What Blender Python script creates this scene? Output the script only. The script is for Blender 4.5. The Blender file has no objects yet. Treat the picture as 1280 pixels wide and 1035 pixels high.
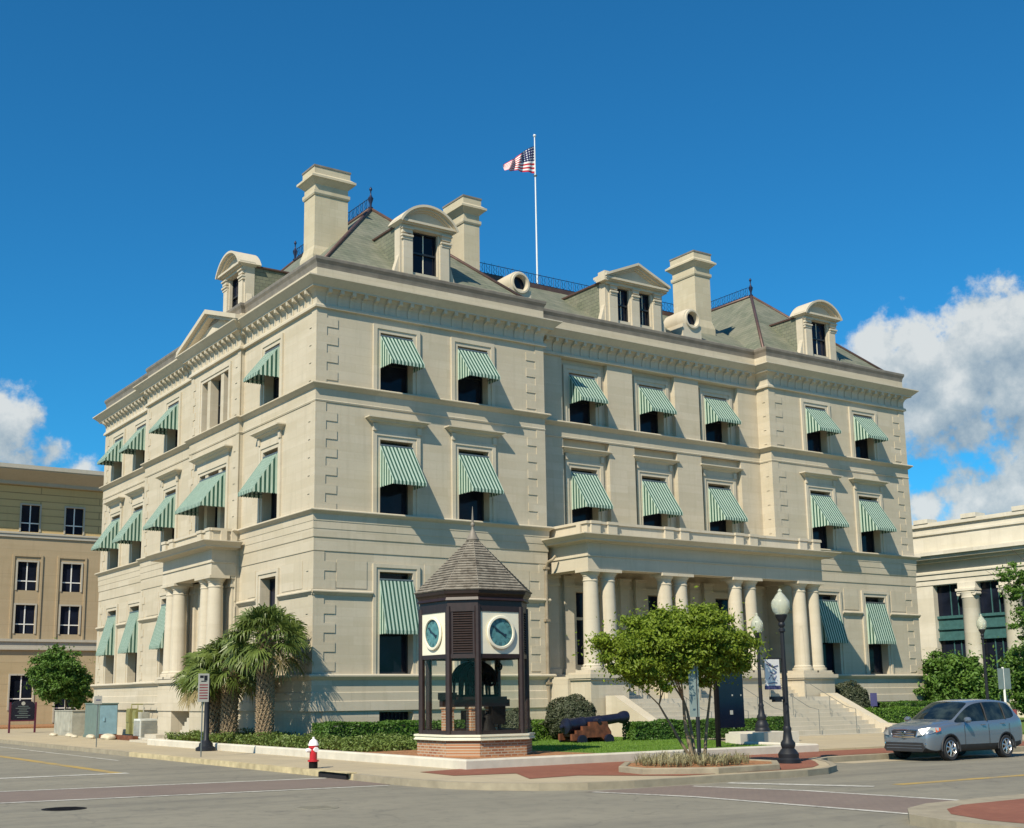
import bpy, bmesh, math, random
from mathutils import Vector, Matrix
R = math.radians
rnd = random.Random(7)
sc = bpy.context.scene
COL = sc.collection

# ---------------------------------------------------------------- camera
cam = bpy.data.objects.new("camera", bpy.data.cameras.new("camera"))
COL.objects.link(cam)
cr = Vector((0.8338164, -0.55193144, -0.01104048)); cu = Vector((-0.08958353, -0.15501617, 0.98384185)); cf = Vector((0.5447247, 0.81935442, 0.17869899))
M = Matrix(((cr.x, cu.x, -cf.x, -20.4871), (cr.y, cu.y, -cf.y, -42.2587), (cr.z, cu.z, -cf.z, 1.9545), (0, 0, 0, 1)))
cam.matrix_world = M
cam.data.sensor_width = 36; cam.data.lens = 36*1551.77/1280
cam.data.shift_x = 38.49/1280; cam.data.shift_y = 70.8/1280
cam.data.clip_start = 0.1; cam.data.clip_end = 3000
sc.camera = cam

# ---------------------------------------------------------------- light
TOSUN = Vector((-1.9, -1.0, 2.02)).normalized()
sun = bpy.data.objects.new("sun", bpy.data.lights.new("sun", 'SUN')); COL.objects.link(sun)
sun.data.energy = 5.0; sun.data.angle = R(0.5); sun.data.color = (1.0, 0.905, 0.73)
sun.rotation_euler = TOSUN.to_track_quat('Z', 'Y').to_euler()
sun.location = (-40, -30, 50)
sc.view_settings.view_transform = 'Standard'; sc.view_settings.look = 'None'
sc.view_settings.exposure = 0.33; sc.view_settings.gamma = 1

W = bpy.data.worlds.new("World"); sc.world = W; W.use_nodes = True
nt = W.node_tree; N = nt.nodes; L = nt.links
for n in list(N): N.remove(n)
out = N.new('ShaderNodeOutputWorld'); bg = N.new('ShaderNodeBackground'); L.new(bg.outputs[0], out.inputs[0])
bg.inputs[1].default_value = 0.055
sky = N.new('ShaderNodeTexSky'); sky.sky_type = 'NISHITA'; sky.sun_disc = False
sky.sun_elevation = math.asin(TOSUN.z); sky.sun_rotation = math.atan2(TOSUN.x, TOSUN.y)
sky.air_density = 1.0; sky.dust_density = 0.0; sky.ozone_density = 2.5
def wmath(op, a, b=None, c=None):
    n = N.new('ShaderNodeMath'); n.operation = op
    for i, x in enumerate((a, b, c)):
        if x is None: continue
        if isinstance(x, (int, float)): n.inputs[i].default_value = x
        else: L.new(x, n.inputs[i])
    return n.outputs[0]
def wvec(op, a, b=None):
    n = N.new('ShaderNodeVectorMath'); n.operation = op
    for i, x in enumerate((a, b)):
        if x is None: continue
        if isinstance(x, tuple): n.inputs[i].default_value = x
        else: L.new(x, n.inputs[i])
    return n
tc = N.new('ShaderNodeTexCoord'); DIR = tc.outputs['Generated']
def fbm(vec, scale, detail=7, rough=.58):
    n = N.new('ShaderNodeTexNoise'); n.inputs['Scale'].default_value = scale; n.inputs['Detail'].default_value = detail
    n.inputs['Roughness'].default_value = rough; L.new(vec, n.inputs['Vector']); return n.outputs[0]
blobs = [((0.7619,0.5989,0.2467),.026,1.15),((0.7802,0.5723,0.2524),.034,1.15),((0.8005,0.5413,0.2572),.036,1.15),((0.8172,0.5121,0.2530),.040,1.15),((0.7983,0.5602,0.2211),.040,1.2),((0.8242,0.5209,0.2171),.046,1.15),
         ((0.7853,0.5839,0.2057),.030,1.1),((0.8102,0.5543,0.1905),.030,.95),((0.8335,0.521,0.1839),.030,1.1),((0.8313,0.5361,0.1471),.044,1.25),((0.8151,0.5627,0.1375),.032,1.2),((0.7973,0.5886,0.1335),.020,1.1),
         ((0.2073,0.9559,0.2082),.030,.85),((0.193,0.9609,0.1983),.04,.95),((0.2426,0.9517,0.1883),.022,.6),((0.2648,0.9487,0.1725),.022,.85),((0.2223,0.9583,0.1794),.024,.6),((0.8402,0.4886,0.215),.055,1.15),((0.8535,0.4992,0.1495),.05,1.15)]
rr_ = random.Random(3)
for i in range(9):   # the same kind of clouds go on round the horizon
    az = rr_.uniform(0, 2*math.pi); el = rr_.uniform(.05, .22)
    v = Vector((math.cos(az)*math.cos(el), math.sin(az)*math.cos(el), math.sin(el)))
    if v.dot(Vector((0.545, 0.82, 0.18)).normalized()) > .72: continue
    blobs.append((tuple(v), rr_.uniform(.05, .12), 1.0))
def cloud(off):
    d = wvec('ADD', DIR, off).outputs[0]
    tot = None
    for c, r, a in blobs:
        cc = Vector(c).normalized()
        dist = wvec('DISTANCE', d, tuple(cc)).outputs['Value']
        g = wmath('SUBTRACT', 1.0*a, wmath('DIVIDE', dist, r))
        tot = g if tot is None else wmath('SMOOTH_MAX', tot, g, .25)
    n1 = fbm(d, 16); n2 = fbm(d, 48, 6, .62)
    s = wmath('ADD', wmath('MULTIPLY', wmath('SUBTRACT', n1, .5), 2.5), wmath('MULTIPLY', wmath('SUBTRACT', n2, .5), 1.9))
    return wmath('ADD', wmath('MAXIMUM', tot, -1.5), s)
c0 = cloud((0, 0, 0)); c1 = cloud((TOSUN.x*.020, TOSUN.y*.020, TOSUN.z*.020+.012))
ss = N.new('ShaderNodeMapRange'); ss.interpolation_type = 'SMOOTHSTEP'; L.new(c0, ss.inputs[0]); ss.inputs[1].default_value = -.05; ss.inputs[2].default_value = .62
rel = N.new('ShaderNodeMapRange'); L.new(wmath('SUBTRACT', c1, c0), rel.inputs[0]); rel.inputs[1].default_value = -.95; rel.inputs[2].default_value = .95
ramp = N.new('ShaderNodeValToRGB'); L.new(rel.outputs[0], ramp.inputs[0])
ramp.color_ramp.elements[0].position = .0; ramp.color_ramp.elements[0].color = (10.6, 11.0, 10.8, 1)
ramp.color_ramp.elements[1].position = 1.; ramp.color_ramp.elements[1].color = (3.0, 4.4, 5.8, 1)
e_ = ramp.color_ramp.elements.new(.5); e_.color = (6.3, 7.4, 8.0, 1)
tint = N.new('ShaderNodeMix'); tint.data_type = 'RGBA'; tint.blend_type = 'MULTIPLY'; tint.inputs[0].default_value = 1
L.new(sky.outputs[0], tint.inputs[6]); tint.inputs[7].default_value = (.26, 1.30, 1.84, 1)
mx = N.new('ShaderNodeMix'); mx.data_type = 'RGBA'
L.new(wmath('MULTIPLY', ss.outputs[0], .93), mx.inputs[0]); L.new(tint.outputs[2], mx.inputs[6]); L.new(ramp.outputs[0], mx.inputs[7])
L.new(mx.outputs[2], bg.inputs[0])

# ---------------------------------------------------------------- materials
MATS = {}
class NB:
    def __init__(s, name):
        s.m = bpy.data.materials.new(name); s.m.use_nodes = True; s.nt = s.m.node_tree; s.N = s.nt.nodes; s.L = s.nt.links
        s.b = s.N['Principled BSDF']; MATS[name] = s.m
    def n(s, t, **kw):
        x = s.N.new(t)
        for k, v in kw.items(): setattr(x, k, v)
        return x
    def link(s, a, b): s.L.new(a, b)
    def math(s, op, a, b=None, c=None):
        x = s.n('ShaderNodeMath', operation=op)
        for i, y in enumerate((a, b, c)):
            if y is None: continue
            if isinstance(y, (int, float)): x.inputs[i].default_value = y
            else: s.link(y, x.inputs[i])
        return x.outputs[0]
    def noise(s, scale, detail=4, vec=None, rough=.55):
        x = s.n('ShaderNodeTexNoise'); x.inputs['Scale'].default_value = scale; x.inputs['Detail'].default_value = detail; x.inputs['Roughness'].default_value = rough
        if vec is not None: s.link(vec, x.inputs['Vector'])
        return x.outputs[0]
    def mix(s, f, a, b, bt='MIX'):
        x = s.n('ShaderNodeMix', data_type='RGBA', blend_type=bt)
        for i, y in ((0, f), (6, a), (7, b)):
            if isinstance(y, (int, float)): x.inputs[i].default_value = y
            elif isinstance(y, tuple): x.inputs[i].default_value = (*y, 1)
            else: s.link(y, x.inputs[i])
        return x.outputs[2]
    def rng(s, v, a, b, c=0, d=1):
        x = s.n('ShaderNodeMapRange'); s.link(v, x.inputs[0])
        for i, y in enumerate((a, b, c, d)): x.inputs[i+1].default_value = y
        return x.outputs[0]
    def bump(s, h, strength=.3, dist=.02):
        x = s.n('ShaderNodeBump'); x.inputs['Strength'].default_value = strength; x.inputs['Distance'].default_value = dist
        s.link(h, x.inputs['Height']); s.link(x.outputs[0], s.b.inputs['Normal'])
    def pos(s): return s.n('ShaderNodeNewGeometry').outputs['Position']
    def obj(s): return s.n('ShaderNodeTexCoord').outputs['Object']
def dk(c, k): return tuple(x*k for x in c)
def simple(name, col, rough=.6, metal=0, var=.18, scale=4, bump=0, bscale=30, spec=.5, coat=0):
    b = NB(name); p = b.obj()
    n = b.noise(scale, 5, p)
    b.link(b.mix(b.rng(n, .3, .7), dk(col, 1-var), dk(col, 1+var)), b.b.inputs['Base Color'])
    b.b.inputs['Roughness'].default_value = rough; b.b.inputs['Metallic'].default_value = metal
    b.b.inputs['Specular IOR Level'].default_value = spec
    if coat: b.b.inputs['Coat Weight'].default_value = coat; b.b.inputs['Coat Roughness'].default_value = .05
    if bump: b.bump(b.noise(bscale, 4, p), bump, .01)
    return b.m
def stone(name, col, bw=1.7, bh=.355, joint=.008, jdark=.90, var=.07, stain=.14, grime=True):
    b = NB(name); p = b.pos(); s = b.n('ShaderNodeSeparateXYZ'); b.link(p, s.inputs[0])
    c = b.n('ShaderNodeCombineXYZ'); b.link(b.math('ADD', s.outputs[0], s.outputs[1]), c.inputs[0]); b.link(s.outputs[2], c.inputs[1])
    br = b.n('ShaderNodeTexBrick'); b.link(c.outputs[0], br.inputs['Vector'])
    br.inputs['Color1'].default_value = (*dk(col, 1-var), 1); br.inputs['Color2'].default_value = (*dk((col[0]*.99, col[1], col[2]*1.04), 1+var), 1)
    br.inputs['Mortar'].default_value = (*dk(col, jdark), 1); br.inputs['Scale'].default_value = 1; br.inputs['Mortar Size'].default_value = joint
    br.inputs['Mortar Smooth'].default_value = .4; br.inputs['Brick Width'].default_value = bw; br.inputs['Row Height'].default_value = bh; br.inputs['Bias'].default_value = -.1
    n1 = b.noise(.9, 6, p); n2 = b.noise(9, 5, p)
    # stretched rain streaks
    mp = b.n('ShaderNodeMapping'); b.link(p, mp.inputs[0]); mp.inputs['Scale'].default_value = (3.0, 3.0, .35)
    n3 = b.noise(1.3, 6, mp.outputs[0])
    x = b.mix(b.rng(n1, .35, .7, 0, 1), br.outputs[0], dk(col, 1-stain), 'MIX')
    x = b.mix(.45, br.outputs[0], x)
    x = b.mix(b.rng(n3, .53, .78, 0, .36), x, (col[0]*.62, col[1]*.62, col[2]*.60))
    m2 = b.n('ShaderNodeMapping'); b.link(p, m2.inputs[0]); m2.inputs['Scale'].default_value = (.22, .22, 2.6); n4 = b.noise(1.0, 5, m2.outputs[0])
    x = b.mix(b.rng(n4, .45, .72, 0, .42), x, (col[0]*.80, col[1]*.79, col[2]*.74))
    x = b.mix(b.rng(n2, .3, .7, 0, .12), x, dk(col, .6))
    b.link(x, b.b.inputs['Base Color']); b.b.inputs['Roughness'].default_value = .85; b.b.inputs['Specular IOR Level'].default_value = .25
    b.bump(b.math('ADD', b.math('MULTIPLY', br.outputs['Fac'], -.35), b.math('MULTIPLY', n2, .5)), .25, .010)
    return b.m
LIME = (.520, .456, .340)
stone('limestone', LIME)
stone('limestone_trim', (.55, .487, .372), bw=1.6, bh=5.0, joint=.008, jdark=.8, var=.05)
stone('basement_stone', (.52, .458, .345), bw=1.5, bh=.6, joint=.010, jdark=.8)
stone('chimney_stone', (.54, .47, .33), bw=.8, bh=.4, jdark=.85, stain=.25)
stone('marble_weathered', (.66, .615, .505), bw=2.2, bh=.8, jdark=.85, stain=.3)
stone('stucco_brown', (.42, .325, .20), bw=9, bh=1.9, joint=.02, jdark=.8, var=.02, stain=.06)
stone('stucco_tan', (.60, .43, .20), bw=9, bh=.55, joint=.05, jdark=.45, var=.02, stain=.06)
stone('stucco_lower', (.46, .36, .215), bw=9, bh=1.6, joint=.03, jdark=.7, var=.02, stain=.08)
stone('stucco_pale', (.46, .42, .34), bw=9, bh=9, joint=.0, var=.02, stain=.06)
stone('step_stone', (.52, .47, .37), bw=1.3, bh=3, jdark=.75, var=.08)
simple('lead_cap', (.19, .165, .13), .55, 0, .2, 2)
simple('ridge_metal', (.11, .065, .052), .5, .3, .2)
simple('iron_dark', (.014, .016, .021), .5, .0, .2, spec=.3)
simple('iron_crest', (.012, .018, .05), .45, .2, .2)
simple('frame_paint', (.018, .02, .022), .35)
simple('white_paint', (.75, .73, .68), .5, 0, .06)
simple('cream_paint', (.72, .68, .53), .55, 0, .05)
simple('pole_paint', (.7, .72, .72), .35, 0, .05)
simple('kiosk_brown', (.022, .011, .009), .45, 0, .25, 8)
simple('dial_blue', (.07, .19, .20), .4, 0, .3, 6)
simple('dial_ink', (.012, .03, .05), .5)
simple('dial_mark', (.02, .06, .08), .5)
simple('hydrant_red', (.45, .012, .018), .35, 0, .12, 5, coat=.3)
simple('hydrant_white', (.85, .78, .76), .4, 0, .06)
simple('cast_dark', (.009, .008, .008), .6, 0, .2, spec=.1)
simple('rust_wood', (.13, .042, .017), .7, 0, .5, 5, .3)
simple('cannon_iron', (.016, .019, .04), .38, .4, .2)
simple('cabinet_green', (.13, .175, .15), .5, 0, .1)
simple('cabinet_blue', (.22, .36, .42), .5, 0, .1)
simple('cabinet_grey', (.33, .32, .26), .7, 0, .25, 2)
simple('utility_olive', (.22, .21, .07), .5, 0, .2)
simple('utility_white', (.62, .63, .58), .5, 0, .1)
simple('sign_white', (.42, .41, .36), .5, 0, .05)
simple('sign_red', (.26, .07, .07), .5)
simple('sign_navy', (.004, .006, .018), .22)
simple('sign_maroon', (.09, .012, .03), .4)
simple('sign_back', (.20, .25, .235), .45, .4, .1)
simple('galvanised', (.20, .21, .20), .4, .6, .1)
simple('banner_blue', (.07, .065, .16), .5)
simple('mulch', (.30, .145, .062), .95, 0, .45, 14, .8, 60)
simple('bark', (.20, .155, .095), .85, 0, .35, 10, .6, 40)
simple('bark_dark', (.06, .045, .03), .9, 0, .35, 10, .6, 40)
simple('palm_boot', (.27, .20, .12), .85, 0, .4, 12, .5, 30)
simple('rubber', (.018, .018, .02), .75, 0, .15)
simple('alloy', (.62, .60, .58), .28, .9, .05)
simple('plastic_dark', (.02, .02, .022), .6)
simple('chrome', (.7, .72, .74), .15, 1.0, .03)
simple('lamp_lens', (.42, .43, .42), .12, .3, .1, coat=1)
simple('amber', (.55, .10, .03), .25)
simple('teal_frame', (.045, .12, .12), .45)
simple('tree_flower', (.8, .75, .75), .7, 0, .1)
simple('kerb', (.29, .25, .175), .85, 0, .18, 3, .3, 30)
simple('kerb_yellow', (.46, .38, .22), .8, 0, .3, 3)
simple('curb_wall', (.55, .51, .42), .8, 0, .12, 2, .2, 20)
simple('hole_dark', (.008, .007, .008), .9)
simple('interior', (.03, .028, .025), .9)
simple('pipe', (.30, .245, .17), .5, .2, .2)
simple('green_sill', (.06, .16, .13), .5)
simple('fieldstone', (.52, .46, .34), .9, 0, .25, 2, .6, 6)
# car paint
b = NB('car_paint'); b.b.inputs['Base Color'].default_value = (.19, .225, .265, 1); b.b.inputs['Metallic'].default_value = .55; b.b.inputs['Roughness'].default_value = .32
b.b.inputs['Coat Weight'].default_value = .8; b.b.inputs['Coat Roughness'].default_value = .04
b.bump(b.noise(900, 2, b.obj()), .03, .001)
# opaque window pane, dark of the unlit room put into its colour
b = NB('dark_glass'); n = b.noise(.7, 3, b.pos()); b.link(b.mix(b.rng(n, .4, .7), (.006, .008, .014), (.014, .018, .034)), b.b.inputs['Base Color'])
b.b.inputs['Roughness'].default_value = .07; b.b.inputs['Specular IOR Level'].default_value = .2; b.bump(b.noise(1.4, 2, b.pos()), .06, .02)
b = NB('car_glass'); b.link(b.mix(b.rng(b.noise(2.5, 3, b.obj()), .4, .65), (.006, .010, .012), (.030, .042, .038)), b.b.inputs['Base Color']); b.b.inputs['Roughness'].default_value = .03; b.b.inputs['Specular IOR Level'].default_value = .45
b = NB('clear_glass')
tr = b.n('ShaderNodeBsdfTransparent'); tr.inputs[0].default_value = (.985, .99, .98, 1); gl = b.n('ShaderNodeBsdfGlossy'); gl.inputs['Roughness'].default_value = .02
fr = b.n('ShaderNodeLayerWeight'); fr.inputs[0].default_value = .5; ms = b.n('ShaderNodeMixShader'); b.link(b.math('ADD', .008, b.math('MULTIPLY', .14, b.math('POWER', fr.outputs['Facing'], 4.0))), ms.inputs[0]); b.link(tr.outputs[0], ms.inputs[1]); b.link(gl.outputs[0], ms.inputs[2])
b.link(ms.outputs[0], b.N['Material Output'].inputs[0])
# lamp globe: ribbed milky glass
b = NB('globe_glass'); b.b.inputs['Base Color'].default_value = (.62, .64, .52, 1); b.b.inputs['Roughness'].default_value = .12; b.b.inputs['Transmission Weight'].default_value = .45
b.b.inputs['IOR'].default_value = 1.3; w = b.n('ShaderNodeTexWave'); w.inputs['Scale'].default_value = 9; b.link(b.obj(), w.inputs[0]); b.bump(w.outputs[0], .35, .01)
# slate
b = NB('slate'); p = b.pos(); s = b.n('ShaderNodeSeparateXYZ'); b.link(p, s.inputs[0]); c = b.n('ShaderNodeCombineXYZ'); b.link(b.math('ADD', s.outputs[0], s.outputs[1]), c.inputs[0]); b.link(s.outputs[2], c.inputs[1])
br = b.n('ShaderNodeTexBrick'); b.link(c.outputs[0], br.inputs['Vector']); br.inputs['Color1'].default_value = (.115, .130, .085, 1); br.inputs['Color2'].default_value = (.175, .185, .125, 1); br.inputs['Mortar'].default_value = (.07, .08, .06, 1)
br.inputs['Scale'].default_value = 1; br.inputs['Brick Width'].default_value = .30; br.inputs['Row Height'].default_value = .17; br.inputs['Mortar Size'].default_value = .012; br.inputs['Bias'].default_value = 0
n1 = b.noise(1.2, 5, p); b.link(b.mix(b.rng(n1, .35, .75, 0, .5), br.outputs[0], (.27, .25, .19)), b.b.inputs['Base Color']); b.b.inputs['Roughness'].default_value = .65
b.bump(b.math('MULTIPLY', br.outputs['Fac'], -1.0), .5, .015)
# wooden shakes
b = NB('shakes'); p = b.obj(); n1 = b.noise(2.5, 6, p); n2 = b.noise(26, 4, p); v = b.n('ShaderNodeTexVoronoi'); v.inputs['Scale'].default_value = 9; b.link(p, v.inputs[0])
x = b.mix(b.rng(n1, .3, .7), (.085, .070, .052), (.24, .21, .165)); x = b.mix(b.rng(v.outputs['Color'], .2, .9, 0, .6), x, (.33, .30, .24)); x = b.mix(b.rng(n2, .35, .7, 0, .4), x, (.06, .05, .04))
b.link(x, b.b.inputs['Base Color']); b.b.inputs['Roughness'].default_value = .9; b.bump(n2, .5, .01)
# brick
def brickmat(name, c1, c2, mort, w_=.2, h_=.07, ms_=.012, horiz=False, scale_n=.6):
    b = NB(name); p = b.pos(); s = b.n('ShaderNodeSeparateXYZ'); b.link(p, s.inputs[0]); c = b.n('ShaderNodeCombineXYZ')
    if horiz: b.link(s.outputs[0], c.inputs[0]); b.link(s.outputs[1], c.inputs[1])
    else: b.link(b.math('ADD', s.outputs[0], s.outputs[1]), c.inputs[0]); b.link(s.outputs[2], c.inputs[1])
    br = b.n('ShaderNodeTexBrick'); b.link(c.outputs[0], br.inputs['Vector'])
    br.inputs['Color1'].default_value = (*c1, 1); br.inputs['Color2'].default_value = (*c2, 1); br.inputs['Mortar'].default_value = (*mort, 1)
    br.inputs['Scale'].default_value = 1; br.inputs['Brick Width'].default_value = w_; br.inputs['Row Height'].default_value = h_; br.inputs['Mortar Size'].default_value = ms_
    n = b.noise(scale_n, 6, p); x = b.mix(b.rng(n, .35, .7, 0, .45), br.outputs[0], dk(c1, .7)); b.link(x, b.b.inputs['Base Color']); b.b.inputs['Roughness'].default_value = .85
    b.bump(b.math('MULTIPLY', br.outputs['Fac'], -1.0), .4, .008)
brickmat('brick', (.27, .10, .045), (.42, .21, .10), (.44, .38, .29), .22, .075, .014)
brickmat('brick_paving', (.22, .072, .038), (.27, .098, .054), (.20, .09, .055), .2, .1, .008, True)
brickmat('crosswalk_brick', (.19, .145, .118), (.215, .165, .13), (.16, .13, .108), .2, .1, .008, True)
# asphalt
b = NB('asphalt'); p = b.pos(); n1 = b.noise(.25, 6, p); n2 = b.noise(110, 3, p); n3 = b.noise(2.2, 6, p, .65)
mp = b.n('ShaderNodeMapping'); b.link(p, mp.inputs[0]); mp.inputs['Scale'].default_value = (.07, .9, 1); n4 = b.noise(1.0, 5, mp.outputs[0])
x = b.mix(b.rng(n1, .35, .65), (.185, .170, .125), (.225, .205, .150)); x = b.mix(b.rng(n2, .35, .65, 0, .5), x, (.28, .26, .205)); x = b.mix(b.rng(n3, .48, .7, 0, .5), x, (.135, .125, .10)); x = b.mix(b.rng(n4, .48, .68, 0, .55), x, (.125, .116, .094)); n5 = b.noise(4.5, 3, p); x = b.mix(b.rng(n5, .62, .70, 0, .5), x, (.10, .094, .08))
v = b.n('ShaderNodeTexVoronoi'); v.feature = 'DISTANCE_TO_EDGE'; v.inputs['Scale'].default_value = .22
wv = b.n('ShaderNodeVectorMath', operation='ADD'); b.link(p, wv.inputs[0]); nn = b.n('ShaderNodeTexNoise'); nn.inputs['Scale'].default_value = .8; nn.inputs['Detail'].default_value = 5; b.link(p, nn.inputs['Vector']); b.link(nn.outputs['Color'], wv.inputs[1]); b.link(wv.outputs[0], v.inputs['Vector'])
x = b.mix(b.rng(v.outputs['Distance'], .0, .006, .3, 0), x, (.07, .066, .058))
b.link(x, b.b.inputs['Base Color']); b.b.inputs['Roughness'].default_value = .85; b.bump(n2, .4, .006)
# concrete pavement
b = NB('concrete'); p = b.pos(); s = b.n('ShaderNodeSeparateXYZ'); b.link(p, s.inputs[0]); c = b.n('ShaderNodeCombineXYZ'); b.link(s.outputs[0], c.inputs[0]); b.link(s.outputs[1], c.inputs[1])
br = b.n('ShaderNodeTexBrick'); b.link(c.outputs[0], br.inputs['Vector']); br.offset = 0; br.inputs['Color1'].default_value = (.39, .32, .20, 1); br.inputs['Color2'].default_value = (.43, .355, .225, 1); br.inputs['Mortar'].default_value = (.22, .18, .13, 1)
br.inputs['Scale'].default_value = 1; br.inputs['Brick Width'].default_value = 1.5; br.inputs['Row Height'].default_value = 1.5; br.inputs['Mortar Size'].default_value = .012
n1 = b.noise(.7, 6, p); n2 = b.noise(60, 3, p); x = b.mix(b.rng(n1, .4, .7, 0, .55), br.outputs[0], (.32, .27, .19)); x = b.mix(b.rng(n2, .4, .7, 0, .25), x, (.5, .45, .34))
b.link(x, b.b.inputs['Base Color']); b.b.inputs['Roughness'].default_value = .85; b.bump(n2, .2, .005)
# road paint
for nm, c_ in (('paint_white', (.55, .53, .46)), ('paint_yellow', (.42, .28, .06))):
    b = NB(nm); p = b.pos(); n1 = b.noise(9, 6, p, .7); n2 = b.noise(1.2, 4, p)
    b.link(b.mix(b.rng(b.math('ADD', n1, b.math('MULTIPLY', n2, .6)), .72, .98, 0, .85), c_, (.2, .185, .155)), b.b.inputs['Base Color']); b.b.inputs['Roughness'].default_value = .7
# grass and leaves
b = NB('lawn_soil'); p = b.pos(); x = b.mix(b.rng(b.noise(3, 6, p), .3, .7), (.085, .16, .02), (.15, .235, .035)); x = b.mix(b.rng(b.noise(45, 3, p), .35, .7, 0, .5), x, (.05, .10, .015))
b.link(x, b.b.inputs['Base Color']); b.b.inputs['Roughness'].default_value = .95; b.bump(b.noise(60, 3, p), .8, .03)
def leafmat(name, c1, c2, sc_=2.5, trans=.25, rough=.5):
    b = NB(name); p = b.pos(); oi = b.noise(sc_, 4, p); oj = b.noise(sc_*14, 2, p)
    x = b.mix(b.rng(oi, .32, .68), c1, c2); x = b.mix(b.rng(oj, .35, .65, 0, .5), x, dk(c2, 1.25))
    b.link(x, b.b.inputs['Base Color']); b.b.inputs['Roughness'].default_value = rough; b.b.inputs['Specular IOR Level'].default_value = .35
    t = b.n('ShaderNodeBsdfTranslucent'); b.link(x, t.inputs[0]); m_ = b.n('ShaderNodeMixShader'); m_.inputs[0].default_value = trans
    b.link(b.b.outputs[0], m_.inputs[1]); b.link(t.outputs[0], m_.inputs[2]); b.link(m_.outputs[0], b.N['Material Output'].inputs[0])
leafmat('leaf_myrtle', (.10, .155, .014), (.20, .27, .022), 1.6, .35)
leafmat('leaf_hedge', (.035, .09, .012), (.085, .17, .022), 2.0, .2)
leafmat('leaf_hedge_light', (.07, .15, .018), (.13, .23, .03), 2.0, .2)
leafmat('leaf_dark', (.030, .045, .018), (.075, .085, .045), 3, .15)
leafmat('leaf_cover', (.07, .13, .02), (.16, .21, .05), 2.5, .25)
leafmat('leaf_palm', (.045, .080, .016), (.15, .195, .045), 1.5, .2, .4)
leafmat('leaf_palm_dead', (.17, .13, .05), (.25, .20, .09), 1.5, .2, .6)
leafmat('leaf_oak', (.045, .11, .018), (.11, .20, .03), 1.2, .25)
leafmat('leaf_dry', (.25, .23, .12), (.38, .35, .2), 3, .25)
leafmat('leaf_red', (.10, .02, .02), (.2, .05, .04), 3, .2)
leafmat('grass_blade', (.095, .19, .022), (.16, .27, .035), 1.2, .3)
# awning stripes, in the awning's own axes
def stripes(name, axis, period=.167):
    b = NB(name); s = b.n('ShaderNodeSeparateXYZ'); b.link(b.obj(), s.inputs[0])
    f = b.math('FRACT', b.math('ADD', b.math('DIVIDE', s.outputs[axis], period), 100.25)); g = b.math('GREATER_THAN', f, .5)
    n = b.noise(5, 3, b.obj())
    oi = b.n('ShaderNodeObjectInfo'); x = b.mix(g, (.008, .070, .048), (.47, .59, .49)); x = b.mix(b.rng(oi.outputs['Random'], 0, 1, 0, .08), x, (.20, .27, .22)); x = b.mix(b.rng(b.noise(1.3, 4, b.obj()), .45, .8, 0, .2), x, (.12, .16, .13)); x = b.mix(b.rng(n, .3, .75, 0, .22), x, (.18, .26, .2))
    b.link(x, b.b.inputs['Base Color']); b.b.inputs['Roughness'].default_value = .75; b.b.inputs['Specular IOR Level'].default_value = .2
    t = b.n('ShaderNodeBsdfTranslucent'); b.link(x, t.inputs[0]); m_ = b.n('ShaderNodeMixShader'); m_.inputs[0].default_value = .10
    b.link(b.b.outputs[0], m_.inputs[1]); b.link(t.outputs[0], m_.inputs[2]); b.link(m_.outputs[0], b.N['Material Output'].inputs[0])
stripes('stripe_across', 0); stripes('stripe_side', 1, .19)
# flag
b = NB('flag_cloth'); uv = b.n('ShaderNodeUVMap'); s = b.n('ShaderNodeSeparateXYZ'); b.link(uv.outputs[0], s.inputs[0]); U, V = s.outputs[0], s.outputs[1]
st = b.math('LESS_THAN', b.math('MODULO', b.math('FLOOR', b.math('MULTIPLY', V, 13)), 2), .5)
x = b.mix(st, (.80, .78, .76), (.50, .012, .03))
cant = b.math('MULTIPLY', b.math('LESS_THAN', U, .4), b.math('GREATER_THAN', V, 6/13))
us = b.math('SUBTRACT', b.math('FRACT', b.math('MULTIPLY', U, 15)), .5); vs = b.math('SUBTRACT', b.math('FRACT', b.math('MULTIPLY', V, 10)), .5)
stars = b.math('LESS_THAN', b.math('ADD', b.math('MULTIPLY', us, us), b.math('MULTIPLY', vs, vs)), .07)
x = b.mix(cant, x, b.mix(stars, (.012, .015, .09), (.7, .7, .72))); b.link(x, b.b.inputs['Base Color']); b.b.inputs['Roughness'].default_value = .8

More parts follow.
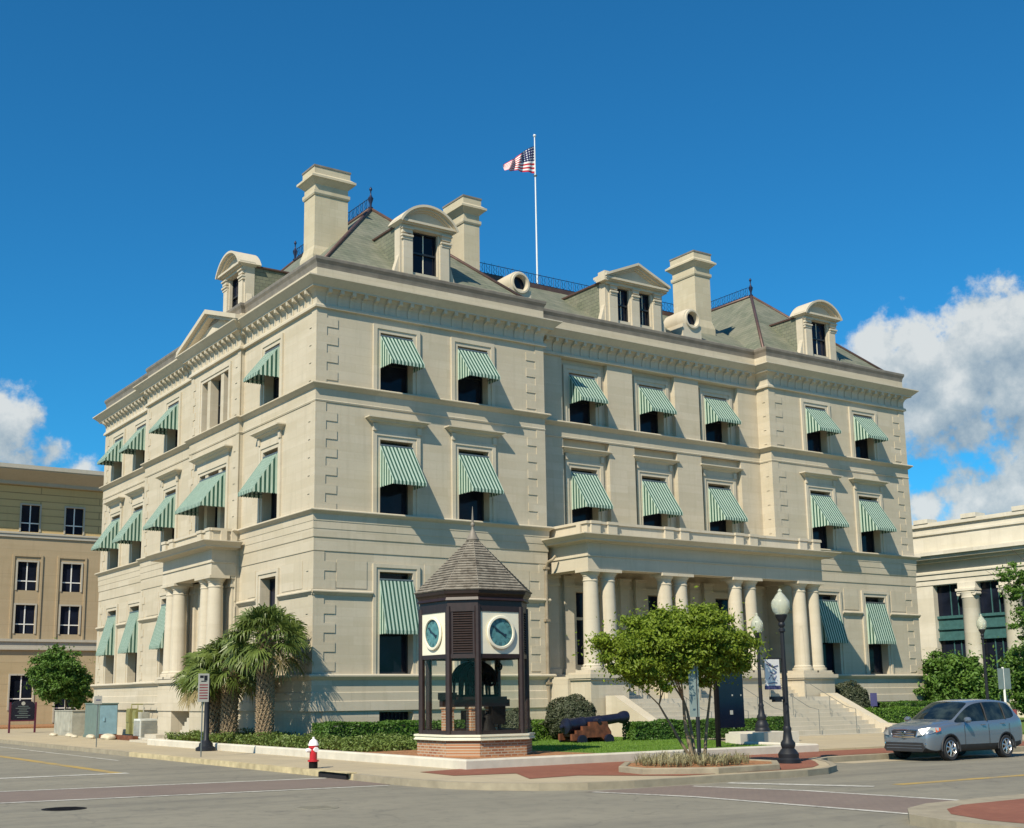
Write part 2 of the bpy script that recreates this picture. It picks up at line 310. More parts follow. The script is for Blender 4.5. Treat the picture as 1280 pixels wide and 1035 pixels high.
# ---------------------------------------------------------------- mesh helpers
class MB:
    def __init__(s, T=None): s.v = []; s.f = []; s.m = []; s.T = T; s.sm = []
    def add(s, vs, fs, mi=0, smooth=False):
        o = len(s.v)
        s.v += [tuple(s.T(*p)) if s.T else tuple(p) for p in vs]
        for f in fs: s.f.append(tuple(i+o for i in f)); s.m.append(mi); s.sm.append(smooth)
    def box(s, a0, a1, b0, b1, c0, c1, mi=0):
        s.add([(a0,b0,c0),(a1,b0,c0),(a1,b1,c0),(a0,b1,c0),(a0,b0,c1),(a1,b0,c1),(a1,b1,c1),(a0,b1,c1)],
              [(0,3,2,1),(4,5,6,7),(0,1,5,4),(1,2,6,5),(2,3,7,6),(3,0,4,7)], mi)
    def prism(s, poly, h0, h1, ax=2, mi=0):      # poly in the two other axes
        n = len(poly)
        def P(p, h): return (p[0], p[1], h) if ax == 2 else ((p[0], h, p[1]) if ax == 1 else (h, p[0], p[1]))
        s.add([P(p, h0) for p in poly]+[P(p, h1) for p in poly],
              [tuple(range(n))[::-1], tuple(range(n, 2*n))]+[(i, (i+1) % n, n+(i+1) % n, n+i) for i in range(n)], mi)
    def lathe(s, prof, c=(0,0,0), seg=20, mi=0, smooth=True, wob=None, a0=0, cap=True):
        vs = []; fs = []; n = len(prof)
        for r, z in prof:
            for k in range(seg):
                a = 2*math.pi*k/seg+a0; q = r*(wob(a, z) if wob else 1)
                vs.append((c[0]+q*math.cos(a), c[1]+q*math.sin(a), c[2]+z))
        for i in range(n-1):
            for k in range(seg): fs.append((i*seg+k, i*seg+(k+1) % seg, (i+1)*seg+(k+1) % seg, (i+1)*seg+k))
        if cap: fs.append(tuple(range(seg))[::-1]); fs.append(tuple((n-1)*seg+k for k in range(seg)))
        s.add(vs, fs, mi, smooth)
    def tube(s, pts, r, seg=8, mi=0, smooth=True):
        pts = [Vector(p) for p in pts]; rs = r if isinstance(r, (list, tuple)) else [r]*len(pts); vs = []; fs = []
        for i, p in enumerate(pts):
            t = (pts[min(i+1, len(pts)-1)]-pts[max(i-1, 0)]).normalized()
            a = t.orthogonal().normalized() if i == 0 else (a-t*a.dot(t)).normalized()
            bb = t.cross(a)
            for k in range(seg):
                th = 2*math.pi*k/seg; vs.append(tuple(p+(a*math.cos(th)+bb*math.sin(th))*rs[i]))
        for i in range(len(pts)-1):
            for k in range(seg): fs.append((i*seg+k, i*seg+(k+1) % seg, (i+1)*seg+(k+1) % seg, (i+1)*seg+k))
        fs.append(tuple(range(seg))[::-1]); fs.append(tuple((len(pts)-1)*seg+k for k in range(seg)))
        s.add(vs, fs, mi, smooth)
    def sweep(s, plan, prof, closed=True, mi=0):
        n = len(plan); vs = []; fs = []; k = len(prof)
        def nrm(i):
            a, c = plan[i % n], plan[(i+1) % n]; dx, dy = c[0]-a[0], c[1]-a[1]; l = math.hypot(dx, dy); return (dy/l, -dx/l)
        for i, p in enumerate(plan):
            if closed or 0 < i < n-1:
                a, c = nrm(i-1), nrm(i); d = 1+a[0]*c[0]+a[1]*c[1]; m = ((a[0]+c[0])/d, (a[1]+c[1])/d)
            else: m = nrm(0) if i == 0 else nrm(n-2)
            for o, z in prof: vs.append((p[0]+m[0]*o, p[1]+m[1]*o, z))
        rngi = range(n) if closed else range(n-1)
        for i in rngi:
            j = (i+1) % n
            for q in range(k):
                r_ = (q+1) % k; fs.append((i*k+q, j*k+q, j*k+r_, i*k+r_))
        if not closed: fs += [tuple(range(k)), tuple((n-1)*k+q for q in range(k))[::-1]]
        s.add(vs, fs, mi)
    def build(s, name, mats, parent=None, loc=None, rot=0, recalc=True, merge=False):
        me = bpy.data.meshes.new(name); me.from_pydata(s.v, [], s.f)
        if isinstance(mats, str): mats = [mats]
        for m in mats: me.materials.append(MATS[m])
        me.polygons.foreach_set('material_index', s.m); me.polygons.foreach_set('use_smooth', s.sm)
        if recalc or merge:
            bm = bmesh.new(); bm.from_mesh(me)
            if merge: bmesh.ops.remove_doubles(bm, verts=bm.verts, dist=.0005)
            bmesh.ops.recalc_face_normals(bm, faces=bm.faces)
            for e in bm.edges:
                if len(e.link_faces) == 2 and e.calc_face_angle(0) > .7: e.smooth = False
            bm.to_mesh(me); bm.free()
        me.update()
        o = bpy.data.objects.new(name, me); COL.objects.link(o)
        if loc is not None: o.location = loc
        o.rotation_euler.z = rot
        if parent is not None: o.parent = parent
        return o
def flush(mb, name, m, parent):
    if mb.f: mb.build(name, m, parent)
    return MB(mb.T)
def tag(o, label=None, cat=None, group=None, kind=None):
    for k, v in (('label', label), ('category', cat), ('group', group), ('kind', kind)):
        if v: o[k] = v
    return o
def thing(name, label, cat, loc=(0,0,0), rot=0, group=None):
    o = bpy.data.objects.new(name, None); COL.objects.link(o); o.location = loc; o.rotation_euler.z = rot; o.empty_display_size = .3
    return tag(o, label, cat, group)
def dup(o, parent=None, loc=None, rot=None, **kw):
    c = o.copy(); COL.objects.link(c)
    if parent is not None: c.parent = parent
    if loc is not None: c.location = loc
    if rot is not None: c.rotation_euler.z = rot
    tag(c, **kw)
    for ch in [q for q in bpy.data.objects if q.parent == o]: dup(ch, c)
    return c
def FRONT(y0): return lambda s, d, z: (s, y0-d, z)
def LEFT(x0): return lambda s, d, z: (x0-d, s, z)
def grid(mb, s0, s1, z0, z1, ops, d=0, rev=.45, mi=0, rmi=0, back=True):
    S = sorted({s0, s1, *[q for o in ops for q in o[:2]]}); Z = sorted({z0, z1, *[q for o in ops for q in o[2:4]]})
    S = [x for x in S if s0 <= x <= s1]; Z = [x for x in Z if z0 <= x <= z1]
    for i in range(len(S)-1):
        for j in range(len(Z)-1):
            cs, cz = (S[i]+S[i+1])/2, (Z[j]+Z[j+1])/2
            if any(o[0] < cs < o[1] and o[2] < cz < o[3] for o in ops): continue
            mb.add([(S[i], d, Z[j]), (S[i+1], d, Z[j]), (S[i+1], d, Z[j+1]), (S[i], d, Z[j+1])], [(0,1,2,3)], mi)
    for a, c, e, f in ops:
        for q in (((a,e),(a,f)), ((c,e),(c,f)), ((a,e),(c,e)), ((a,f),(c,f))):
            (x1, z1_), (x2, z2) = q
            mb.add([(x1,d,z1_),(x2,d,z2),(x2,d-rev,z2),(x1,d-rev,z1_)], [(0,1,2,3)], rmi)

exec_parts = []
# ================================================================ THE SETTING
g = MB(); g.box(-300, 400, -300, 400, -.5, 0); tag(g.build('road', 'asphalt'), kind='structure')
KERB = [(-6.1, 200), (-6.1, 2), (-6.1, -13.0), (-6.15, -15), (-6.15, -17.6), (-5.95, -18.9), (-5.5, -19.9), (-4.8, -20.7), (-3.9, -21.2), (-2.8, -21.4), (2.6, -21.35), (3.6, -21.1), (4.6, -20.5), (5.8, -19.3), (6.6, -18.2), (7.4, -17.75), (9.2, -17.6), (20, -17.55), (200, -17.4), (200, 200)]
def inset(pl, d, keep):   # move the kerb line inwards
    res = []
    for i in range(keep):
        a = Vector(pl[max(i-1, 0)]+(0,)); c = Vector(pl[min(i+1, len(pl)-1)]+(0,)); t = (c-a).normalized(); res.append((pl[i][0]-t.y*d, pl[i][1]+t.x*d))
    return res
IN = inset(KERB, .16, len(KERB)-1)
IN[0] = (KERB[0][0]+.16, 200); IN[-1] = (200, IN[-1][1])
k = MB(); n = len(IN)
for i in range(n-1):
    a, b_, c, d_ = KERB[i], KERB[i+1], IN[i+1], IN[i]
    mi = 1 if i in (1, 2) else 0
    k.add([(*a, 0), (*b_, 0), (b_[0], b_[1], .15), (a[0], a[1], .15), (*c, .152), (*d_, .152)], [(0,1,2,3), (3,2,4,5)], mi)
tag(k.build('kerb', ['kerb', 'kerb_yellow'], recalc=True), kind='structure')
k = MB(); k.add([(x, y, .146) for x, y in IN]+[(200, 200, .146)], [tuple(range(n+1))]); tag(k.build('pavement', 'concrete', recalc=False), kind='structure')
k = MB(); poly = [(-4.6, -15.5), (-4.75, -17.3), (-3.2, -17.6), (-4.1, -19.4), (-2.6, -19.2), (-1.0, -20.9), (2.6, -20.95), (3.5, -20.7), (4.4, -20.1), (5.6, -18.9), (6.5, -17.8), (7.3, -17.38), (9.2, -17.25), (20, -17.2), (80, -17.1), (80, -15.05), (-2.9, -15.05)]
k.add([(x, y, .154) for x, y in poly], [tuple(range(len(poly)))]); tag(k.build('brick_paving', 'brick_paving', recalc=False), kind='structure')
k = MB(); k.prism([(9.6, -14.9), (80, -14.85), (80, -11.8), (24.8, -11.8), (24.8, -5.6), (11.8, -5.6), (11.8, -9), (9.6, -12.3)], .10, .20); tag(k.build('entrance_path', 'concrete'), kind='structure')
k = MB(); k.prism([(-2.75, 8.5), (-2.75, -15.0), (9.5, -14.75), (9.5, -12.2), (11.7, -8.9), (11.7, 2), (0.5, 2), (0.5, 8.5)], .05, .31); tag(k.build('lawn', 'lawn_soil'), kind='structure')
k = MB(); k.prism([(24.85, -5.5), (24.85, -11.7), (80, -11.7), (80, 40), (36, 40), (36, 2), (24.85, 2)], .05, .30); tag(k.build('side_lawn', 'lawn_soil'), kind='structure')
k = MB(); k.prism([(-2.74, -14.98), (-2.2, -9.3), (0.5, -9.0), (1.8, -10.5), (2.4, -14.86)], .3, .318); tag(k.build('mulch_bed', 'mulch'), kind='structure')
k = MB(); k.prism([(-2.74, 8.4), (-2.74, -9.3), (0.5, -9.0), (0.4, 8.4)], .3, .322); tag(k.build('planting_soil', 'mulch'), kind='structure')
k = MB(); k.prism([(-5.3, 46), (10, 46), (10, 54.9), (-5.3, 54.9)], .1, .25); tag(k.build('office_mulch', 'mulch'), kind='structure')
# low white retaining kerb round the lawn
k = MB(); k.sweep([(-2.98, 8.6), (-2.98, -15.22), (9.7, -14.96), (9.7, -12.25)], [(0,.1), (.0,.35), (.03,.39), (.21,.39), (.24,.35), (.24,.1)], closed=False)
tag(k.build('lawn_curb_wall', 'curb_wall'), 'low white stone edging wall running round the lawn corner', 'edging wall')
# road paint and crossings
def strip(name, pts, w, m, z=.004):
    mb = MB(); P = [Vector((*p, 0)) for p in pts]
    for i in range(len(P)-1):
        t = (P[i+1]-P[i]).normalized(); n_ = Vector((-t.y, t.x, 0))*w/2
        mb.add([tuple(P[i]+n_)[:2]+(z,), tuple(P[i+1]+n_)[:2]+(z,), tuple(P[i+1]-n_)[:2]+(z,), tuple(P[i]-n_)[:2]+(z,)], [(0,1,2,3)])
    return tag(mb.build(name, m, recalc=False), kind='structure')
strip('road_line', [(-7.35, 60), (-7.35, -.8)], .12, 'paint_white')
strip('road_line', [(-9.55, 60), (-9.6, -7.9)], .32, 'paint_yellow')
strip('road_line', [(-16.5, -7.9), (-9.4, -8.1)], .45, 'paint_white', .008)
mb = MB(); mb.add([(-19, -12.5, .004), (-6.2, -13.9, .004), (-6.2, -16.9, .004), (-19, -15.7, .004)], [(0,1,2,3)]); tag(mb.build('crosswalk', 'crosswalk_brick', recalc=False), kind='structure')
strip('road_line', [(-19, -12.4), (-6.3, -13.85)], .20, 'paint_white', .008)
strip('road_line', [(-19, -15.75), (-6.4, -17.2)], .20, 'paint_white', .008)
mb = MB(); mb.add([(-4.3, -21.6, .004), (-1.4, -21.6, .004), (-.5, -25, .004), (-.5, -34, .004), (-3.2, -34, .004), (-3.3, -25, .004)], [(0,1,2,3,4,5)]); tag(mb.build('crosswalk', 'crosswalk_brick', recalc=False), kind='structure')
strip('road_line', [(-4.2, -21.75), (-3.5, -24), (-3.3, -28.6), (-3.3, -34)], .18, 'paint_white', .008)
strip('road_line', [(-1.6, -21.9), (-.8, -24.3), (-.5, -28), (-.5, -34)], .18, 'paint_white', .008)
strip('road_line', [(-.35, -21.7), (1.1, -24.5)], .35, 'paint_white', .008)
strip('road_line', [(1.9, -24.45), (60, -24.2)], .30, 'paint_yellow')
strip('gutter_band', [(7.6, -18.1), (80, -18.0)], .75, 'concrete')
# corner island bottom right
k = MB(); isl = [(-5.05, -34), (-5.0, -30.9), (-4.6, -29.8), (-3.8, -29.15), (-2.9, -28.8), (-1.2, -28.7), (30, -28.6), (30, -34)]
k.prism(isl, .0, .15); tag(k.build('corner_island', 'kerb'), kind='structure')
k = MB(); isl2 = [(-4.6, -34), (-4.55, -31.1), (-4.15, -30.2), (-3.5, -29.65), (-2.7, -29.35), (-1.2, -29.3), (30, -29.2), (30, -34)]
k.add([(x, y, .154) for x, y in isl2], [tuple(range(8))]); tag(k.build('island_paving', 'brick_paving', recalc=False), kind='structure')
# manholes, drain
for i, (x, y, lb) in enumerate(((-13.9, -18.4, 'round iron manhole cover in the left lane, nearer the left edge of the photo'), (-10.2, -21.3, 'round worn manhole cover in the road below the hydrant'))):
    mb = MB(); mb.lathe([(.40, .0), (.40, .006), (.36, .010), (.36, .006)], seg=28, smooth=False)
    for q in range(5): mb.box(-.28, .28, -.24+q*.11, -.19+q*.11, .0, .012)
    tag(mb.build('manhole_cover', 'asphalt' if i else 'cast_dark', loc=(x, y, .001)), lb, 'manhole cover', 'manhole covers in the road')
mb = MB(); mb.box(-6.22, -6.13, -14.75, -13.25, .005, .125); mb.box(-6.28, -6.0, -14.9, -13.1, .158, .18, 1)
tag(mb.build('storm_drain_inlet', ['hole_dark', 'kerb_yellow']), 'dark storm drain slot in the kerb below the hydrant', 'drain')

# ================================================================ COURTHOUSE
H = thing('courthouse', 'large four-level limestone building with green striped awnings and slate roofs', 'building', (0, 0, 0))
XR, YB = 35.24, 28.0
PLAN = [(0,0), (10.9,0), (10.9,.8), (24.85,.8), (24.85,0), (XR,0), (XR,YB), (.3,YB), (.3,19.85), (0,19.85), (0,13.0), (-.18,13.0), (-.18,7.1), (0,7.1)]
def off(o): return PLAN
WA, WC, WB = (3.55, 7.22), (13.85, 18.0, 22.2), (28.2, 31.85)
LW = ((4.1, 0), (15.9, 0), (21.65, .3), (25.45, .3))
HW = .75
LV = {'g': (2.82, 6.75), 'm': (9.03, 11.98), 't': (13.97, 16.36)}
def ops(cs, lv): return [(c-HW, c+HW, *LV[lv]) for c in cs]
walls = MB()
segs = [('F', 0, 0, 10.9, WA), ('F', 0, 24.85, XR, WB), ('L', 0, 0, 7.1, (4.1,)), ('L', 0, 13.0, 19.85, (15.9,)), ('L', .3, 19.85, YB, (21.65, 25.45))]
TRI = [(8.4, 9.0), (9.35, 10.6), (10.95, 11.55)]
for t, pl, a, c, cs in segs:
    w = MB(FRONT(pl) if t == 'F' else LEFT(pl))
    grid(w, a, c, 2.6, 8.9, ops(cs, 'g')); grid(w, a, c, 8.9, 13.8, ops(cs, 'm')); grid(w, a, c, 13.8, 17.1, ops(cs, 't'))
    walls.v and None
    o = w.build('wall', 'limestone', H, recalc=False)
w = MB(LEFT(-.18)); grid(w, 7.1, 13.0, 2.6, 8.9, [(9.2, 10.9, 2.85, 6.3)]); grid(w, 7.1, 13.0, 8.9, 13.8, [(a, c, 9.03, 11.98) for a, c in TRI]); grid(w, 7.1, 13.0, 13.8, 17.1, [(a, c, 13.97, 16.36) for a, c in TRI])
w.build('wall', 'limestone', H, recalc=False)
# centre: recessed bays between flat piers
w = MB(FRONT(.8)); bay = [(c-1.32, c+1.32) for c in WC]
grid(w, 10.9, 24.85, 2.6, 8.9, [(c-.85, c+.85, 2.85, 6.4) for c in WC])
grid(w, 10.9, 24.85, 8.9, 17.1, [(a, c, 9.0, 13.22) for a, c in bay]+[(a, c, 13.96, 16.95) for a, c in bay], rev=.25)
w.build('wall', 'limestone', H, recalc=False)
w = MB(FRONT(1.05))
for c in WC:
    w = MB(FRONT(1.05)); grid(w, c-1.32, c+1.32, 9.0, 13.22, ops((c,), 'm')); w.build('bay_wall', 'limestone', H, recalc=False)
    w = MB(FRONT(1.05)); grid(w, c-1.32, c+1.32, 13.96, 16.95, ops((c,), 't')); w.build('bay_wall', 'limestone', H, recalc=False)
w = MB()   # jogs, right side and back
def q(a, c, z0, z1, mb=w): mb.add([(*a, z0), (*c, z0), (*c, z1), (*a, z1)], [(0,1,2,3)])
for P0, P1 in (((10.9, 0), (10.9, .8)), ((24.85, .8), (24.85, 0)), ((XR, 0), (XR, YB)), ((XR, YB), (.3, YB)), ((.3, 19.85), (0, 19.85)), ((0, 13), (-.18, 13)), ((-.18, 7.1), (0, 7.1))):
    w = MB(); q(P0, P1, 0, 17.1, w); w.build('return_wall', 'limestone', H, recalc=False)
# basement
BW = [(3.55, 'F', 0), (7.22, 'F', 0), (28.2, 'F', 0), (31.85, 'F', 0), (4.1, 'L', 0), (15.9, 'L', 0), (25.45, 'L', .3)]
for t, pl, a, c, cs in segs+[('F', .8, 10.9, 24.85, ()), ('L', -.18, 7.1, 13.0, ())]:
    w = MB(FRONT(pl) if t == 'F' else LEFT(pl))
    o_ = [(x-HW, x+HW, .5, 1.40) for x, tt, pp in BW if tt == t and a < x < c]
    grid(w, a, c, -.2, 1.47, o_, rev=.4)
    w.build('basement_wall', 'basement_stone', H, recalc=False)
w = MB()   # shallow corner strips beside the basement windows
w.T = FRONT(0)
for a, c in ((0, .1), (.42, 2.8), (4.3, 6.47), (7.97, 10.9)): w.box(a, c, 0, .05, .2, 1.47); w = flush(w, 'basement_panel', 'basement_stone', H)
for a, c in ((24.85, 27.45), (28.95, 31.1), (32.6, 34.8)): w.box(a, c, 0, .05, .2, 1.47); w = flush(w, 'basement_panel', 'basement_stone', H)
w = MB()
for i, (z0, z1, o) in enumerate(((1.47, 1.83, .13), (1.83, 2.16, .09), (2.16, 2.62, .05))):
    w.sweep(PLAN, [(-.1, z0), (o, z0), (o, z1-.02), (o-.02, z1), (-.1, z1)])
w.build('plinth_courses', 'basement_stone', H)
w = MB(); w.sweep(PLAN, [(-.1,2.6), (.06,2.60), (.08,2.61), (.21,2.73), (.23,2.735), (.23,2.79), (.18,2.83), (-.1,2.83)]); w.build('water_table', 'limestone_trim', H)
# storey bands
w = MB()
w.sweep(PLAN, [(-.1,7.44), (.03,7.44), (.03,7.92), (.06,7.96), (.06,8.27), (.075,8.28), (.075,8.56), (.09,8.57), (.10,8.83), (.12,8.84), (.24,8.945), (.26,8.95), (.26,8.985), (.22,9.02), (-.1,9.02)])
w.build('string_course', 'limestone', H)
w = MB(); w.sweep(PLAN, [(-.1,13.22), (.03,13.22), (.05,13.28), (.03,13.31), (.03,13.74), (.06,13.75), (.22,13.885), (.24,13.89), (.24,13.925), (.20,13.96), (-.1,13.96)]); w.build('string_course', 'limestone', H)
w = MB()
for t, pl, a, c, cs in segs:   # ground floor ledge stops at the window surrounds
    w.T = FRONT(pl) if t == 'F' else LEFT(pl); e = [a]+[x for s_ in cs for x in (s_-1.08, s_+1.08)]+[c]
    for i in range(0, len(e), 2):
        a0 = e[i]-(.09 if i == 0 and a in (0,) else 0); c0 = e[i+1]+(.09 if e[i+1] in (10.9, XR) else 0)
        w.prism([(0, 5.76), (.03, 5.76), (.13, 5.87), (.15, 5.88), (.15, 5.92), (.10, 5.97), (0, 5.97)], a0, c0, ax=0)
        w = flush(w, 'ledge', 'limestone', H)
        if e[i+1]-e[i] > 1.2: # raised panels above the ledge
            w.box(e[i]+(.95 if i == 0 else .22), e[i+1]-(.95 if i+2 >= len(e) else .22), 0, .022, 6.06, 7.12); w = flush(w, 'wall_panel', 'limestone', H)
# toothed quoins
def quoin(frame, edge, sgn, rngs=((2.84, 5.78), (5.99, 7.40), (9.04, 13.2), (13.98, 16.96)), L_=.91, S_=.43, wrap=True, p=.028):
    mb = MB(frame)
    for z0, z1 in rngs:
        z = z1; k_ = 0
        while z > z0+.05:
            zb = max(z0, z-.355); ln = S_ if k_ % 2 == 0 else L_
            a, c = (edge-(p if wrap else 0), edge+ln) if sgn > 0 else (edge-ln, edge+(p if wrap else 0))
            mb.box(a, c, 0, p, zb+.0004, z-.0004); z = zb; k_ += 1
        mb = flush(mb, 'quoins', 'limestone', H)
quoin(FRONT(0), 0, 1); quoin(FRONT(0), 10.9, -1); quoin(FRONT(0), 24.85, 1); quoin(FRONT(0), XR, -1)
quoin(LEFT(0), 0, 1, wrap=False, S_=.40, L_=.62); quoin(LEFT(-.18), 7.1, 1, S_=.30, L_=.55); quoin(LEFT(-.18), 13.0, -1, S_=.30, L_=.55); quoin(LEFT(0), 19.85, -1, S_=.3, L_=.6); quoin(LEFT(.3), YB, -1, S_=.4, L_=.7)
quoin(lambda s, d, z: (24.85-d, s, z), .0, 1, S_=.22, L_=.40, wrap=False)
# cornice with cove and brackets
w = MB(); w.sweep(PLAN, [(-.2,16.93), (.03,16.95), (.13,16.97), (.13,17.06), (.10,17.12), (.04,17.14), (.03,17.30), (.05,17.45), (.11,17.58), (.22,17.68), (.30,17.71), (.36,17.71), (.36,17.77), (.38,17.79), (.63,18.02), (.65,18.03), (.65,18.08), (-.3,18.20)])
w.build('cornice', 'limestone_trim', H)
w = MB(); w.sweep(PLAN, [(-.35,18.1), (.05,18.1), (.05,18.60), (-.35,18.60)]); w.build('parapet', 'limestone', H)
w = MB(); w.sweep(PLAN, [(-.36,18.58), (.052,18.602), (.06,18.68), (.085,18.80), (.15,18.92), (.16,19.02), (.14,19.05), (-.36,19.08)]); w.build('gutter_cap', 'lead_cap', H)
bm_ = MB(); bm_.prism([(.02,17.13), (.07,17.13), (.075,17.30), (.10,17.44), (.17,17.52), (.22,17.52), (.27,17.53), (.33,17.56), (.345,17.64), (.345,17.78), (.02,17.80)], -.075, .075, ax=0)
# local: x along wall, y outward(-)
bsrc = MB(lambda s, d, z: (s, -d, z)); bsrc.prism([(.02,17.13), (.07,17.13), (.075,17.30), (.10,17.44), (.17,17.52), (.22,17.52), (.27,17.53), (.33,17.56), (.345,17.64), (.345,17.78), (.02,17.80)], -.075, .075, ax=0)
sp = []
def run(a, c, f, n_):
    for i in range(n_): sp.append((f, a+(c-a)*(i+.5)/n_))
run(0.15, 10.75, 'A', 20); run(11.3, 24.45, 'C', 25); run(25.0, 35.1, 'A', 19)
run(.1, 7.0, 'L', 12); run(7.2, 12.9, 'LC', 11); run(13.1, 19.75, 'L', 12); run(20.0, 27.9, 'L3', 14)
b0 = None; extra = MB()
def bloc(f, s):
    return {'A': ((s, 0, 0), 0), 'C': ((s, .8, 0), 0), 'L': ((0, s, 0), -math.pi/2), 'LC': ((-.18, s, 0), -math.pi/2), 'L3': ((.3, s, 0), -math.pi/2)}[f]
for i, (f, s) in enumerate(sp):
    lc, rt = bloc(f, s)
    if i < 98:
        if b0 is None: b0 = bsrc.build('cornice_bracket', 'limestone_trim', H)
        bb = b0 if i == 0 else dup(b0); bb.location = lc; bb.rotation_euler.z = rt; bb.parent = H
    else:
        m4 = Matrix.Translation(lc) @ Matrix.Rotation(rt, 4, 'Z')
        extra.add([tuple(m4 @ Vector(v)) for v in bsrc.v], bsrc.f)
tag(extra.build('cornice_bracket', 'limestone_trim', H), kind='stuff')
# pediment over the left entrance bay
w = MB(LEFT(-.18)); A_, C_, mid = 6.9, 13.2, 10.05
w.add([(A_+.3,.12,18.15), (C_-.3,.12,18.15), (mid,.12,19.15), (A_+.3,-.35,18.15), (C_-.3,-.35,18.15), (mid,-.35,19.15)], [(0,1,2), (3,5,4), (0,3,4,1), (1,4,5,2), (2,5,3,0)])
for sgn in (-1, 1):
    e = mid+sgn*3.65
    for d1, t0, t1 in ((.60, .10, .30), (.42, -.06, .10)):
        w.add([(e,d1,18.12+t0-.12), (mid,d1,19.30+t0-.12), (mid,d1,19.30+t1-.12), (e,d1,18.12+t1-.12), (e,-.5,18.12+t0-.12), (mid,-.5,19.30+t0-.12), (mid,-.5,19.30+t1-.12), (e,-.5,18.12+t1-.12)],
              [(0,1,2,3), (4,7,6,5), (0,4,5,1), (1,5,6,2), (2,6,7,3), (3,7,4,0)])
w.build('pediment', 'limestone_trim', H)
# ---------------- windows
def _nop(): pass
def window_src(w_, h_, sur=.34, hood=False, deep=.40, lites=1):
    """window unit in local axes: x along wall, -y outwards, z from the sill"""
    T = lambda s, d, z: (s, -d, z)
    root = MB(T); hw = w_/2
    # surround in two steps
    for a, p, t in ((0, .045, .16), (.16, .085, sur-.16)):
        root.box(-hw-a-t, -hw-a, 0, p, 0, h_+a+t); root.box(hw+a, hw+a+t, 0, p, 0, h_+a+t); root.box(-hw-a, hw+a, 0, p, h_+a, h_+a+t)
    if hood:
        z = h_+sur
        root.box(-hw-sur, hw+sur, 0, .06, z+.0, z+.28)
        root.sweep([(hw+sur,-.01), (hw+sur,.05), (-hw-sur,.05), (-hw-sur,-.01)], [(-.05,z+.28), (.03,z+.28), (.05,z+.31), (.15,z+.37), (.17,z+.37), (.17,z+.40), (.30,z+.475), (.33,z+.48), (.33,z+.53), (-.05,z+.55)], closed=False)
        root.box(-hw-sur-.02, -hw-sur+.16, .06, .14, z, z+.28); root.box(hw+sur-.16, hw+sur+.02, .06, .14, z, z+.28)
    fr = MB(T); d1, d0 = -deep+.02, -deep-.06
    fr.box(-hw, -hw+.07, d0, d1, 0, h_); fr.box(hw-.07, hw, d0, d1, 0, h_); fr.box(-hw+.07, hw-.07, d0, d1, h_-.08, h_); fr.box(-hw+.07, hw-.07, d0, d1, 0, .10)
    fr.box(-hw+.07, hw-.07, d0, d1, h_*.5-.03, h_*.5+.03)
    gl = MB(T); gl.box(-hw+.03, hw-.03, -deep-.045, -deep-.025, .04, h_-.04)
    return root, fr, gl
def place_window(src, loc, rot):
    if not isinstance(src[0], MB): return dup(src[0], H, loc, rot)
    o = src[0].build('window', 'limestone_trim', H, loc, rot); src[1].build('window_frame', 'frame_paint', o); src[2].build('window_pane', 'dark_glass', o); src[0] = o
    return o
WS = {'g': list(window_src(1.5, 3.93, .30)), 'm': list(window_src(1.5, 2.95, .33, True)), 't': list(window_src(1.5, 2.39, .33))}
LR = -math.pi/2
for lv in ('g', 'm', 't'):
    z = LV[lv][0]
    for c in WA+WB: place_window(WS[lv], (c, 0, z), 0)
    if lv != 'g':
        for c in WC: place_window(WS[lv], (c, 1.05, z), 0)
    for c, x in LW: place_window(WS[lv], (x, c, z), LR)
# three-part windows over the left porch
for lv, hd in (('m', True), ('t', False)):
    z = LV[lv][0]; h_ = LV[lv][1]-z
    w = MB(LEFT(-.18)); a, c = 8.4, 11.55
    for o, p, t in ((0, .04, .14), (.14, .08, .16)):
        w.box(a-o-t, a-o, 0, p, z, z+h_+o+t); w.box(c+o, c+o+t, 0, p, z, z+h_+o+t); w.box(a-o, c+o, 0, p, z+h_+o, z+h_+o+t)
    if hd:
        zz = z+h_+.3; w.box(a-.3, c+.3, 0, .06, zz, zz+.28)
        zq = zz; w.sweep([(c+.3,-.01), (c+.3,.05), (a-.3,.05), (a-.3,-.01)], [(-.05,zq+.28), (.03,zq+.28), (.05,zq+.31), (.15,zq+.37), (.17,zq+.37), (.17,zq+.40), (.30,zq+.475), (.33,zq+.48), (.33,zq+.53), (-.05,zq+.55)], closed=False)
    wo = w.build('triple_window', 'limestone_trim', H)
    f_ = MB(LEFT(-.18)); p_ = MB(LEFT(-.18))
    for x0, x1 in TRI:
        f_.box(x0, x0+.06, -.44, -.38, z, z+h_); f_.box(x1-.06, x1, -.44, -.38, z, z+h_); f_.box(x0+.06, x1-.06, -.44, -.38, z+h_-.08, z+h_); f_.box(x0+.06, x1-.06, -.44, -.38, z+h_*.5-.03, z+h_*.5+.03)
        p_.box(x0, x1, -.448, -.442, z, z+h_)
    f_.build('window_frame', 'frame_paint', wo); p_.build('window_pane', 'dark_glass', wo)
# basement windows
bsrc_ = None
for x, t, pl in BW:
    if bsrc_ is None:
        w = MB(lambda s, d, z: (s, -d, z)); w.box(-.75, .75, -.40, -.36, .5, 1.40); bsrc_ = w.build('basement_window', 'dark_glass', H)
        w = MB(lambda s, d, z: (s, -d, z))
        for q_ in range(9): w.box(-.7+q_*.17, -.68+q_*.17, -.30, -.28, .5, 1.40)
        w.build('window_bars', 'frame_paint', bsrc_); o = bsrc_
    else: o = dup(bsrc_, H)
    o.location = (x, pl, 0) if t == 'F' else (pl, x, 0); o.rotation_euler.z = 0 if t == 'F' else LR
